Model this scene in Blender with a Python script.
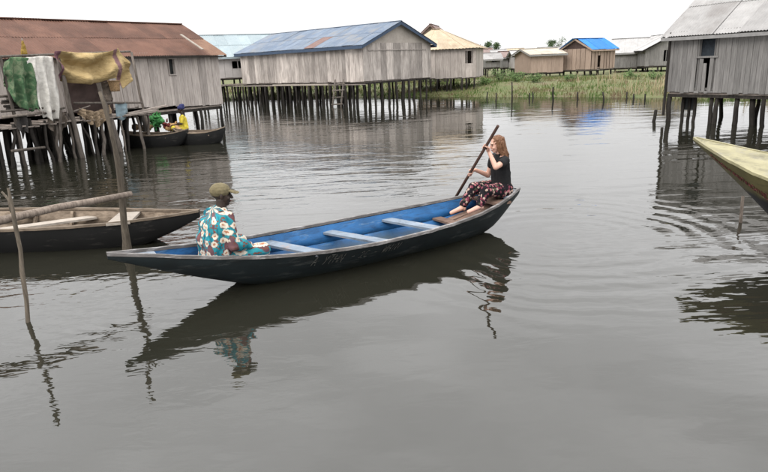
import bpy, bmesh, math, random
import numpy as np
from mathutils import Vector, Matrix, noise

for o in list(bpy.data.objects):
    bpy.data.objects.remove(o)
random.seed(7)
rng = np.random.default_rng(7)
scene = bpy.context.scene
COL = scene.collection

# ------------------------------------------------------------------ camera
CAM_H, FPX = 2.25, 603.0
PITCH, ROLL = math.atan(172 / FPX), math.radians(2.4)
F = Vector((0, math.cos(PITCH), -math.sin(PITCH)))
R0 = Vector((1, 0, 0))
U0 = Vector((0, math.sin(PITCH), math.cos(PITCH)))
RT = R0 * math.cos(ROLL) - U0 * math.sin(ROLL)
UP = U0 * math.cos(ROLL) + R0 * math.sin(ROLL)
CAM = Vector((0, 0, CAM_H))
cam_data = bpy.data.cameras.new('camera')
cam = bpy.data.objects.new('camera', cam_data)
COL.objects.link(cam)
m = Matrix((RT, UP, -F)).transposed().to_4x4()
m.translation = CAM
cam.matrix_world = m
cam_data.sensor_width = 36
cam_data.lens = 36 * FPX / 768
cam_data.clip_end = 2000
cam_data.clip_start = 0.05
scene.camera = cam

# ------------------------------------------------------------------ sky: overcast (CIE overcast sky over a little Nishita)
SUN_EL, SUN_AZ = math.radians(42), math.radians(215)
world = bpy.data.worlds.new('World')
scene.world = world
world.use_nodes = True
nt = world.node_tree
nt.nodes.clear()
N = nt.nodes.new
out = N('ShaderNodeOutputWorld')
bg = N('ShaderNodeBackground')
bg.inputs['Strength'].default_value = 0.1
sky = N('ShaderNodeTexSky')
sky.sky_type = 'NISHITA'
sky.sun_disc = False
sky.sun_elevation = SUN_EL
sky.sun_rotation = SUN_AZ
sky.dust_density = 4
tc = N('ShaderNodeTexCoord')
sep = N('ShaderNodeSeparateXYZ')
nt.links.new(tc.outputs['Generated'], sep.inputs[0])
mx = N('ShaderNodeMath'); mx.operation = 'MAXIMUM'; mx.inputs[1].default_value = 0.0
nt.links.new(sep.outputs['Z'], mx.inputs[0])
SKY_HORIZON = 10.5
ma = N('ShaderNodeMath'); ma.operation = 'MULTIPLY_ADD'
ma.inputs[1].default_value = 1.9 * SKY_HORIZON
ma.inputs[2].default_value = SKY_HORIZON
nt.links.new(mx.outputs[0], ma.inputs[0])
nz = N('ShaderNodeTexNoise'); nz.inputs['Scale'].default_value = 3.2; nz.inputs['Detail'].default_value = 6
mp = N('ShaderNodeMapping'); mp.inputs['Scale'].default_value = (1, 1, 3.5)
nt.links.new(tc.outputs['Generated'], mp.inputs[0]); nt.links.new(mp.outputs[0], nz.inputs['Vector'])
mr = N('ShaderNodeMapRange'); mr.inputs[1].default_value = 0.3; mr.inputs[2].default_value = 0.7
mr.inputs[3].default_value = 0.79; mr.inputs[4].default_value = 1.08
nt.links.new(nz.outputs[0], mr.inputs[0])
mm = N('ShaderNodeMath'); mm.operation = 'MULTIPLY'
nt.links.new(ma.outputs[0], mm.inputs[0]); nt.links.new(mr.outputs[0], mm.inputs[1])
cc = N('ShaderNodeCombineXYZ')
for i, k in enumerate((1.0, 0.995, 1.0)):
    q = N('ShaderNodeMath'); q.operation = 'MULTIPLY'; q.inputs[1].default_value = k
    nt.links.new(mm.outputs[0], q.inputs[0]); nt.links.new(q.outputs[0], cc.inputs[i])
mixs = N('ShaderNodeMix'); mixs.data_type = 'RGBA'; mixs.inputs[0].default_value = 0.96
nt.links.new(sky.outputs[0], mixs.inputs[6]); nt.links.new(cc.outputs[0], mixs.inputs[7])
nt.links.new(mixs.outputs[2], bg.inputs['Color'])
nt.links.new(bg.outputs[0], out.inputs['Surface'])

# ------------------------------------------------------------------ sun behind the cloud
sd = bpy.data.lights.new('sun', 'SUN')
sd.energy = 1.4
sd.angle = math.radians(30)
sd.color = (1, 0.95, 0.88)
sun = bpy.data.objects.new('sun', sd)
COL.objects.link(sun)
sdir = Vector((math.sin(SUN_AZ) * math.cos(SUN_EL), math.cos(SUN_AZ) * math.cos(SUN_EL), math.sin(SUN_EL)))
sun.rotation_euler = sdir.to_track_quat('Z', 'Y').to_euler()
sun.location = (0, 0, 40)

scene.view_settings.view_transform = 'Standard'
scene.view_settings.look = 'None'
scene.view_settings.exposure = 0.18
scene.view_settings.gamma = 1
scene.view_settings.use_curve_mapping = False
scene.render.engine = 'CYCLES'

# ------------------------------------------------------------------ measuring helpers: a sight line of the photograph cut at a known depth or height
def ray(x, y):
    return F * FPX + RT * (x - 384) + UP * (236 - y)
def at_z(x, y, z):
    d = ray(x, y); return CAM + d * ((z - CAM_H) / d.z)
def at_y(x, y, Y):
    d = ray(x, y); return CAM + d * (Y / d.y)

# ------------------------------------------------------------------ materials
def mat(name):
    m = bpy.data.materials.new(name); m.use_nodes = True
    t = m.node_tree
    return m, t, t.nodes['Principled BSDF']
def nd(t, kind, **kw):
    n = t.nodes.new(kind)
    for k, v in kw.items():
        if k in n.inputs: n.inputs[k].default_value = v
        else: setattr(n, k, v)
    return n
def ramp(t, stops, src=None):
    r = t.nodes.new('ShaderNodeValToRGB')
    e = r.color_ramp.elements
    while len(e) < len(stops): e.new(0.5)
    for i, (p, c) in enumerate(stops):
        e[i].position = p; e[i].color = (*c, 1)
    if src is not None: t.links.new(src, r.inputs[0])
    return r
def mixc(t, fac, a, b, mode='MIX'):
    n = t.nodes.new('ShaderNodeMix'); n.data_type = 'RGBA'; n.blend_type = mode
    for idx, v in ((0, fac), (6, a), (7, b)):
        if hasattr(v, 'is_linked') or hasattr(v, 'links'): t.links.new(v, n.inputs[idx])
        elif idx == 0: n.inputs[0].default_value = v
        else: n.inputs[idx].default_value = (*v, 1)
    return n.outputs[2]
def coords(t, scale=(1, 1, 1), space='pos', jitter=0.0):
    if space == 'pos': src = nd(t, 'ShaderNodeNewGeometry').outputs['Position']
    else: src = nd(t, 'ShaderNodeTexCoord').outputs['Object']
    if jitter:
        oi = nd(t, 'ShaderNodeObjectInfo')
        k = nd(t, 'ShaderNodeMath', operation='MULTIPLY'); k.inputs[1].default_value = jitter
        t.links.new(oi.outputs['Random'], k.inputs[0])
        a = nd(t, 'ShaderNodeVectorMath', operation='ADD')
        t.links.new(src, a.inputs[0]); t.links.new(k.outputs[0], a.inputs[1]); src = a.outputs[0]
    mpn = nd(t, 'ShaderNodeMapping'); mpn.inputs['Scale'].default_value = scale
    t.links.new(src, mpn.inputs[0])
    return mpn.outputs[0]
def noise_tex(t, vec, scale, detail=5, rough=0.6, dist=0.0):
    n = nd(t, 'ShaderNodeTexNoise', Scale=scale, Detail=detail, Roughness=rough, Distortion=dist)
    t.links.new(vec, n.inputs['Vector']); return n.outputs[0]
def bump(t, bs, h, dist, strength=1.0):
    b = nd(t, 'ShaderNodeBump', Strength=strength, Distance=dist)
    t.links.new(h, b.inputs['Height']); t.links.new(b.outputs[0], bs.inputs['Normal'])
    return b

def wood(name, dark, light, grain=(14, 14, 0.9), vary=0.5, rough=0.85, stain=0.35, coord='pos'):
    m, t, bs = mat(name)
    v = coords(t, grain, coord, 40.0)
    g = noise_tex(t, v, 2.0, 6, 0.65, 0.6)
    base = ramp(t, [(0.28, dark), (0.72, light)], g).outputs[0]
    oi = nd(t, 'ShaderNodeObjectInfo')
    vr = nd(t, 'ShaderNodeMapRange'); vr.inputs[3].default_value = 1 - vary; vr.inputs[4].default_value = 1 + vary * 0.55
    t.links.new(oi.outputs['Random'], vr.inputs[0])
    c = mixc(t, 1.0, base, vr.outputs[0], 'MULTIPLY')
    big = noise_tex(t, coords(t, (1.6, 1.6, 0.7), 'pos', 9.0), 1.3, 4, 0.6)
    sr = nd(t, 'ShaderNodeMapRange'); sr.inputs[1].default_value = 0.42; sr.inputs[2].default_value = 0.68
    sr.inputs[4].default_value = stain
    t.links.new(big, sr.inputs[0])
    c2 = mixc(t, sr.outputs[0], c, tuple(x * 0.45 for x in dark))
    t.links.new(c2, bs.inputs['Base Color'])
    bs.inputs['Roughness'].default_value = rough
    bs.inputs['Specular IOR Level'].default_value = 0.2
    bump(t, bs, g, 0.006, 0.8)
    return m

def metal(name, c1, c2, rust=(0.12, 0.05, 0.03), rustamt=0.3, rough=0.55, streak=(3, 3, 3)):
    m, t, bs = mat(name)
    a = noise_tex(t, coords(t, streak, 'pos', 13.0), 1.0, 6, 0.65)
    b = noise_tex(t, coords(t, (0.7, 0.7, 0.7), 'pos', 5.0), 1.0, 5, 0.6)
    base = ramp(t, [(0.3, c1), (0.7, c2)], a).outputs[0]
    oi = nd(t, 'ShaderNodeObjectInfo')
    vr = nd(t, 'ShaderNodeMapRange'); vr.inputs[3].default_value = 0.88; vr.inputs[4].default_value = 1.08
    t.links.new(oi.outputs['Random'], vr.inputs[0])
    base = mixc(t, 1.0, base, vr.outputs[0], 'MULTIPLY')
    rm = nd(t, 'ShaderNodeMapRange'); rm.inputs[1].default_value = 0.62 - rustamt * 0.4; rm.inputs[2].default_value = 0.78 - rustamt * 0.3
    t.links.new(b, rm.inputs[0])
    t.links.new(mixc(t, rm.outputs[0], base, rust), bs.inputs['Base Color'])
    bs.inputs['Roughness'].default_value = rough
    bs.inputs['Specular IOR Level'].default_value = 0.3
    return m

def plain(name, c, rough=0.8, vary=0.15, scale=8.0, spec=0.3, bumpd=0.0):
    m, t, bs = mat(name)
    n = noise_tex(t, coords(t, (1, 1, 1), 'pos', 7.0), scale, 5, 0.6)
    lo = tuple(x * (1 - vary) for x in c); hi = tuple(min(1, x * (1 + vary)) for x in c)
    t.links.new(ramp(t, [(0.3, lo), (0.7, hi)], n).outputs[0], bs.inputs['Base Color'])
    bs.inputs['Roughness'].default_value = rough
    bs.inputs['Specular IOR Level'].default_value = spec
    if bumpd: bump(t, bs, n, bumpd)
    return m

M = {}
M['plank_red_house'] = wood('weathered_boards_warm', (0.27, 0.235, 0.215), (0.56, 0.51, 0.47), vary=0.24, stain=0.25)
M['plank_blue_house'] = wood('weathered_boards_pale', (0.24, 0.21, 0.19), (0.64, 0.585, 0.54), (9, 9, 0.7), vary=0.38, stain=0.5)
M['plank_grey'] = wood('weathered_boards_grey', (0.125, 0.12, 0.115), (0.275, 0.265, 0.255), vary=0.2, stain=0.25)
M['plank_tan'] = wood('boards_tan', (0.255, 0.19, 0.15), (0.42, 0.325, 0.265), vary=0.14, stain=0.2)
M['stilt'] = wood('wet_stilt_wood', (0.012, 0.011, 0.010), (0.052, 0.045, 0.039), (10, 10, 2), vary=0.4)
M['pole'] = wood('bleached_pole_wood', (0.085, 0.065, 0.052), (0.29, 0.24, 0.20), (16, 16, 2.6), vary=0.3)
M['post_wood'] = wood('mossy_post_wood', (0.055, 0.045, 0.034), (0.19, 0.16, 0.125), (16, 16, 2.6), vary=0.2, stain=0.5)
M['porch_pole'] = wood('bleached_stilt_wood', (0.06, 0.05, 0.042), (0.22, 0.19, 0.165), (12, 12, 2.2), vary=0.5)
M['deck'] = wood('deck_boards', (0.15, 0.125, 0.11), (0.38, 0.33, 0.29), (4, 4, 10), vary=0.4)
M['inside_wood'] = wood('canoe_inside_wood', (0.115, 0.088, 0.064), (0.32, 0.255, 0.195), (3, 9, 9), vary=0.3)
M['pale_plank'] = wood('pale_bare_plank', (0.25, 0.215, 0.18), (0.43, 0.385, 0.335), (3, 9, 9), vary=0.2, stain=0.15)
M['paddle'] = wood('dark_paddle_wood', (0.04, 0.022, 0.018), (0.11, 0.065, 0.05), (9, 9, 2), vary=0.1)
M['roof_red'] = metal('rusted_red_iron', (0.100, 0.047, 0.031), (0.155, 0.077, 0.052), (0.075, 0.036, 0.024), 0.45, 0.7, (2.4, 2.4, 0.8))
M['roof_blue'] = metal('faded_blue_iron', (0.095, 0.135, 0.20), (0.19, 0.225, 0.275), (0.20, 0.20, 0.20), 0.3, 0.6, (1.4, 1.4, 0.6))
M['roof_rust_patch'] = metal('rust_patch_iron', (0.15, 0.08, 0.065), (0.21, 0.14, 0.125), rustamt=0.2)
M['roof_rust_tan'] = metal('rust_tan_iron', (0.16, 0.088, 0.058), (0.24, 0.145, 0.095), (0.12, 0.06, 0.042), 0.4, 0.7)
M['roof_grey'] = metal('grey_iron', (0.25, 0.243, 0.238), (0.345, 0.337, 0.33), (0.19, 0.178, 0.17), 0.25, 0.6)
M['roof_tan'] = metal('tan_iron', (0.37, 0.295, 0.20), (0.47, 0.39, 0.285), (0.30, 0.23, 0.16), 0.2, 0.7)
M['roof_pale_tan'] = metal('pale_tan_iron', (0.36, 0.32, 0.26), (0.45, 0.41, 0.35), (0.3, 0.26, 0.21), 0.2, 0.7)
M['roof_brightblue'] = metal('bright_blue_iron', (0.015, 0.15, 0.46), (0.03, 0.20, 0.55), (0.03, 0.16, 0.4), 0.1)
M['roof_white'] = metal('whitish_iron', (0.32, 0.315, 0.31), (0.42, 0.41, 0.40), (0.27, 0.26, 0.25), 0.2)
M['roof_paleblue'] = metal('pale_blue_iron', (0.25, 0.31, 0.335), (0.31, 0.365, 0.385), (0.28, 0.32, 0.33), 0.2)
M['roof_brown'] = metal('brown_iron', (0.16, 0.11, 0.10), (0.26, 0.19, 0.17), rustamt=0.3)
M['blue_trim'] = plain('blue_trim_paint', (0.045, 0.07, 0.115), 0.7)
M['grey_trim'] = plain('grey_trim', (0.24, 0.235, 0.23), 0.8)
M['plaster'] = plain('grey_board_panel', (0.36, 0.325, 0.29), 0.9, 0.18, 2.5)
M['whitewash'] = plain('pale_wall', (0.44, 0.415, 0.40), 0.9, 0.12, 2.0)
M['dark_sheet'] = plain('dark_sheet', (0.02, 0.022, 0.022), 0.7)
M['window_dark'] = plain('window_interior_dark', (0.025, 0.032, 0.04), 0.8, 0.3, 10)  # dark tone painted for the unlit room behind the grey house window
M['maroon_panel'] = plain('maroon_tarpaulin', (0.06, 0.04, 0.036), 0.8, 0.25, 3)
M['white_cloth'] = plain('white_cloth', (0.55, 0.53, 0.49), 0.9, 0.16, 9, bumpd=0.03)
M['paleblue_cloth'] = plain('pale_blue_cloth', (0.18, 0.24, 0.27), 0.9, 0.25, 5)
M['rag_brown'] = plain('grey_brown_rag', (0.12, 0.098, 0.08), 0.95, 0.35, 7, bumpd=0.03)
M['rag_dark'] = plain('dark_rag', (0.035, 0.032, 0.03), 0.95, 0.35, 7, bumpd=0.03)
M['net'] = plain('tan_netting', (0.22, 0.165, 0.11), 0.95, 0.35, 18, bumpd=0.02)
M['red_paint'] = plain('red_paint', (0.10, 0.030, 0.028), 0.8, 0.4, 25)
M['mark_white'] = plain('faded_white_paint', (0.075, 0.075, 0.068), 0.9, 0.8, 40)
M['skin_dark'] = plain('dark_skin', (0.030, 0.018, 0.013), 0.5, 0.15, 20, 0.4)
M['skin_light'] = plain('light_skin', (0.56, 0.33, 0.25), 0.5, 0.08, 20, 0.4)
M['hair_auburn'] = wood('auburn_hair', (0.085, 0.04, 0.022), (0.26, 0.135, 0.075), (40, 40, 5), vary=0.1, rough=0.5, stain=0.1)
M['cap'] = plain('khaki_cap', (0.150, 0.126, 0.072), 0.95, 0.2, 30, bumpd=0.002)
M['tshirt'] = plain('black_tshirt', (0.010, 0.010, 0.011), 0.9, 0.3, 12)
M['eye'] = plain('dark_eye', (0.01, 0.008, 0.007), 0.2)
M['lip'] = plain('lip', (0.30, 0.10, 0.09), 0.5)
M['hair_black'] = plain('black_hair', (0.006, 0.005, 0.005), 0.8)
M['yellow_cloth'] = plain('bright_yellow_cloth', (0.55, 0.44, 0.05), 0.9, 0.3, 14)
M['indigo'] = plain('indigo_cloth', (0.03, 0.035, 0.11), 0.9, 0.3, 14)
M['maroon'] = plain('maroon_cloth', (0.11, 0.022, 0.02), 0.9, 0.3, 14)
M['green_bag'] = plain('bright_leaf', (0.05, 0.21, 0.06), 0.6, 0.5, 14)
M['produce'] = plain('orange_tan_produce', (0.42, 0.26, 0.12), 0.8, 0.4, 20)
M['basket'] = plain('woven_basket', (0.26, 0.17, 0.09), 0.9, 0.4, 30, bumpd=0.01)
M['yellow_metal'] = plain('mustard_cloth', (0.22, 0.14, 0.025), 0.7)
M['canvas_tree'] = plain('bark', (0.07, 0.055, 0.04), 0.9, 0.3, 6)
M['socks'] = plain('pale_sock', (0.50, 0.42, 0.36), 0.9)

def boat_paint(name, c, worn, amt, scale=5.0, low=None, z0=0.0, z1=0.2, scuff=0.75):
    m, t, bs = mat(name)
    n = noise_tex(t, coords(t, (0.6, 0.6, 3)), scale, 7, 0.68)
    n2 = noise_tex(t, coords(t, (3, 3, 3)), 1.1, 5, 0.6)
    rm = nd(t, 'ShaderNodeMapRange'); rm.inputs[1].default_value = 0.72 - amt * 0.3; rm.inputs[2].default_value = 0.80 - amt * 0.2
    t.links.new(n, rm.inputs[0])
    a = ramp(t, [(0.3, tuple(x * 0.72 for x in c)), (0.7, tuple(x * 1.2 for x in c))], n2).outputs[0]
    o = mixc(t, rm.outputs[0], a, worn)
    # dark scuffs and fine scratches along the boat
    sc = noise_tex(t, coords(t, (1.2, 1.2, 7)), 2.6, 7, 0.72, 0.5)
    sr = nd(t, 'ShaderNodeMapRange'); sr.inputs[1].default_value = 0.50; sr.inputs[2].default_value = 0.66; sr.inputs[4].default_value = scuff
    t.links.new(sc, sr.inputs[0])
    o = mixc(t, sr.outputs[0], o, tuple(x * 0.35 + 0.006 for x in c))
    if low:
        g = nd(t, 'ShaderNodeNewGeometry'); s = nd(t, 'ShaderNodeSeparateXYZ'); t.links.new(g.outputs['Position'], s.inputs[0])
        add = nd(t, 'ShaderNodeMath', operation='MULTIPLY_ADD'); add.inputs[1].default_value = 0.18
        t.links.new(n2, add.inputs[0]); t.links.new(s.outputs['Z'], add.inputs[2])
        zr = nd(t, 'ShaderNodeMapRange'); zr.inputs[1].default_value = z0 + 0.09; zr.inputs[2].default_value = z1 + 0.09
        zr.inputs[3].default_value = 1; zr.inputs[4].default_value = 0
        t.links.new(add.outputs[0], zr.inputs[0])
        o = mixc(t, zr.outputs[0], o, low)
    t.links.new(o, bs.inputs['Base Color'])
    bs.inputs['Roughness'].default_value = 0.62
    bs.inputs['Specular IOR Level'].default_value = 0.3
    bump(t, bs, n, 0.004, 0.6)
    return m
M['blue_paint'] = boat_paint('blue_boat_paint', (0.016, 0.098, 0.255), (0.10, 0.175, 0.27), 0.55, low=(0.045, 0.075, 0.105), z0=0.02, z1=0.12)
M['hull_dark'] = boat_paint('tarred_hull', (0.012, 0.018, 0.020), (0.065, 0.07, 0.068), 0.55, 4.0, low=(0.017, 0.022, 0.018), z0=-0.02, z1=0.09)
M['hull_black'] = boat_paint('black_tarred_hull', (0.009, 0.009, 0.009), (0.05, 0.046, 0.042), 0.5, 4.0)
M['gunwale'] = boat_paint('worn_gunwale', (0.145, 0.135, 0.13), (0.34, 0.33, 0.33), 0.75, 7.0)
M['thwart'] = boat_paint('pale_thwart', (0.19, 0.235, 0.29), (0.30, 0.22, 0.18), 0.6, 6.0)
M['bow_cap'] = boat_paint('chalky_bow', (0.27, 0.31, 0.36), (0.16, 0.22, 0.32), 0.3, 5.0)
M['floor_brown'] = wood('brown_floor_boards', (0.12, 0.075, 0.055), (0.27, 0.185, 0.145), (4, 4, 8), vary=0.2)
M['boat_olive'] = boat_paint('olive_hull_paint', (0.115, 0.10, 0.04), (0.30, 0.26, 0.16), 0.35, 6.0, low=(0.008, 0.008, 0.01), z0=0.60, z1=0.68)
M['boat_cream'] = boat_paint('cream_deck_paint', (0.29, 0.265, 0.155), (0.22, 0.205, 0.16), 0.6, 5.0)

def boubou():
    m, t, bs = mat('teal_flower_print')
    c = coords(t, (1, 1, 1), 'obj')
    sp = nd(t, 'ShaderNodeSeparateXYZ'); t.links.new(c, sp.inputs[0])
    an = nd(t, 'ShaderNodeMath', operation='ARCTAN2'); t.links.new(sp.outputs['Y'], an.inputs[0]); t.links.new(sp.outputs['X'], an.inputs[1])
    am = nd(t, 'ShaderNodeMath', operation='MULTIPLY'); am.inputs[1].default_value = 0.21; t.links.new(an.outputs[0], am.inputs[0])
    cb = nd(t, 'ShaderNodeCombineXYZ'); t.links.new(am.outputs[0], cb.inputs[0]); t.links.new(sp.outputs['Z'], cb.inputs[1])
    mq = nd(t, 'ShaderNodeMapping'); mq.inputs['Scale'].default_value = (1, 0.3, 1); t.links.new(cb.outputs[0], mq.inputs[0])
    st = noise_tex(t, mq.outputs[0], 15.0, 2, 0.5)
    base = ramp(t, [(0.36, (0.007, 0.10, 0.135)), (0.45, (0.022, 0.205, 0.25)), (0.52, (0.035, 0.25, 0.29)), (0.545, (0.12, 0.06, 0.075)), (0.7, (0.17, 0.085, 0.085))], st).outputs[0]
    w = nd(t, 'ShaderNodeTexNoise', Scale=34.0, Detail=2.0); t.links.new(c, w.inputs['Vector'])
    dv = nd(t, 'ShaderNodeMix'); dv.data_type = 'VECTOR'; dv.inputs[0].default_value = 0.03
    t.links.new(cb.outputs[0], dv.inputs[4]); t.links.new(w.outputs['Color'], dv.inputs[5])
    vo = nd(t, 'ShaderNodeTexVoronoi', Scale=10.0, Randomness=0.75, voronoi_dimensions='2D')
    t.links.new(dv.outputs[1], vo.inputs['Vector'])
    d = vo.outputs['Distance']
    f1 = ramp(t, [(0.0, (1, 1, 1)), (0.28, (1, 1, 1)), (0.33, (0, 0, 0)), (1, (0, 0, 0))], d).outputs[0]
    f2 = ramp(t, [(0.0, (1, 1, 1)), (0.07, (1, 1, 1)), (0.14, (0, 0, 0)), (1, (0, 0, 0))], d).outputs[0]
    o = mixc(t, f1, base, (0.58, 0.52, 0.43))
    o = mixc(t, f2, o, (0.36, 0.15, 0.08))
    v2 = nd(t, 'ShaderNodeTexVoronoi', Scale=24.0, Randomness=1.0, voronoi_dimensions='2D'); t.links.new(dv.outputs[1], v2.inputs['Vector'])
    f3 = ramp(t, [(0.0, (1, 1, 1)), (0.2, (1, 1, 1)), (0.27, (0, 0, 0)), (1, (0, 0, 0))], v2.outputs['Distance']).outputs[0]
    nf = nd(t, 'ShaderNodeMath', operation='SUBTRACT', use_clamp=True); t.links.new(f3, nf.inputs[0]); t.links.new(f1, nf.inputs[1])
    o = mixc(t, nf.outputs[0], o, (0.17, 0.07, 0.05))
    t.links.new(o, bs.inputs['Base Color'])
    bs.inputs['Roughness'].default_value = 0.9; bs.inputs['Specular IOR Level'].default_value = 0.15
    return m
M['boubou'] = boubou()

def floral():
    m, t, bs = mat('dark_floral_print')
    c = coords(t, (1, 1, 1), 'obj')
    vo = nd(t, 'ShaderNodeTexVoronoi', Scale=30.0, Randomness=1.0); t.links.new(c, vo.inputs['Vector'])
    col = nd(t, 'ShaderNodeSeparateColor'); t.links.new(vo.outputs['Color'], col.inputs[0])
    cr = ramp(t, [(0.0, (0.010, 0.009, 0.011)), (0.30, (0.014, 0.010, 0.013)), (0.36, (0.15, 0.035, 0.055)), (0.52, (0.30, 0.12, 0.13)), (0.68, (0.06, 0.065, 0.04)), (0.78, (0.40, 0.29, 0.24)), (0.93, (0.011, 0.009, 0.012))], col.outputs[0])
    cr.color_ramp.interpolation = 'CONSTANT'
    f = ramp(t, [(0.0, (1, 1, 1)), (0.55, (1, 1, 1)), (0.68, (0, 0, 0)), (1, (0, 0, 0))], vo.outputs['Distance']).outputs[0]
    t.links.new(mixc(t, f, (0.012, 0.010, 0.013), cr.outputs[0]), bs.inputs['Base Color'])
    bs.inputs['Roughness'].default_value = 0.9; bs.inputs['Specular IOR Level'].default_value = 0.15
    return m
M['floral'] = floral()

def green_print():
    m, t, bs = mat('green_print_cloth')
    n = noise_tex(t, coords(t, (1, 1, 1)), 5.0, 4, 0.6, 0.8)
    t.links.new(ramp(t, [(0.3, (0.03, 0.06, 0.03)), (0.5, (0.05, 0.115, 0.05)), (0.62, (0.15, 0.19, 0.11)), (0.75, (0.035, 0.085, 0.04))], n).outputs[0], bs.inputs['Base Color'])
    bump(t, bs, noise_tex(t, coords(t, (2, 2, 0.8)), 4.0, 4, 0.6, 0.6), 0.06, 0.8)
    bs.inputs['Roughness'].default_value = 0.9
    return m
M['green_cloth'] = green_print()

def mat_weave():
    m, t, bs = mat('straw_yellow_cloth')
    uv = nd(t, 'ShaderNodeUVMap')
    s = nd(t, 'ShaderNodeSeparateXYZ'); t.links.new(uv.outputs[0], s.inputs[0])
    n = noise_tex(t, coords(t, (1, 1, 1)), 4.0, 5, 0.6)
    base = ramp(t, [(0.3, (0.31, 0.22, 0.095)), (0.7, (0.43, 0.32, 0.155))], n).outputs[0]
    ad = nd(t, 'ShaderNodeMath', operation='MULTIPLY_ADD'); ad.inputs[1].default_value = 0.05; t.links.new(n, ad.inputs[0]); t.links.new(s.outputs['X'], ad.inputs[2])
    band = ramp(t, [(0.0, (1, 1, 1)), (0.07, (1, 1, 1)), (0.085, (0, 0, 0)), (0.80, (0, 0, 0)), (0.815, (0.9, 0.9, 0.9)), (0.87, (0.9, 0.9, 0.9)), (0.885, (0, 0, 0))], ad.outputs[0]).outputs[0]
    t.links.new(mixc(t, band, base, (0.15, 0.07, 0.09)), bs.inputs['Base Color'])
    bump(t, bs, noise_tex(t, coords(t, (1, 1, 2.5)), 6.0, 4, 0.6, 0.6), 0.06, 0.8)
    bs.inputs['Roughness'].default_value = 0.9
    return m
M['straw'] = mat_weave()

def ground_mat():
    m, t, bs = mat('grassy_earth')
    n = noise_tex(t, coords(t), 0.9, 7, 0.65); n2 = noise_tex(t, coords(t), 7.0, 5, 0.7)
    a = ramp(t, [(0.35, (0.16, 0.12, 0.075)), (0.5, (0.12, 0.14, 0.045)), (0.65, (0.075, 0.12, 0.03))], n).outputs[0]
    t.links.new(mixc(t, 0.4, a, ramp(t, [(0.3, (0.07, 0.07, 0.03)), (0.7, (0.17, 0.16, 0.08))], n2).outputs[0]), bs.inputs['Base Color'])
    bs.inputs['Roughness'].default_value = 0.95
    bump(t, bs, n2, 0.08)
    return m
M['ground'] = ground_mat()
def grass_mat(name, g, y, b):
    m, t, bs = mat(name)
    n = noise_tex(t, coords(t), 0.55, 5, 0.65)
    t.links.new(ramp(t, [(0.40, b), (0.49, y), (0.57, g), (0.7, tuple(x * 0.75 for x in g))], n).outputs[0], bs.inputs['Base Color'])
    bs.inputs['Roughness'].default_value = 0.8
    bs.inputs['Specular IOR Level'].default_value = 0.2
    return m
M['grass'] = grass_mat('bank_grass', (0.075, 0.13, 0.032), (0.135, 0.15, 0.055), (0.155, 0.115, 0.07))
M['reed'] = grass_mat('dry_reeds', (0.30, 0.26, 0.15), (0.38, 0.32, 0.20), (0.22, 0.17, 0.11))
M['leaf'] = plain('tree_leaf', (0.05, 0.085, 0.03), 0.7, 0.4, 3)

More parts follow.
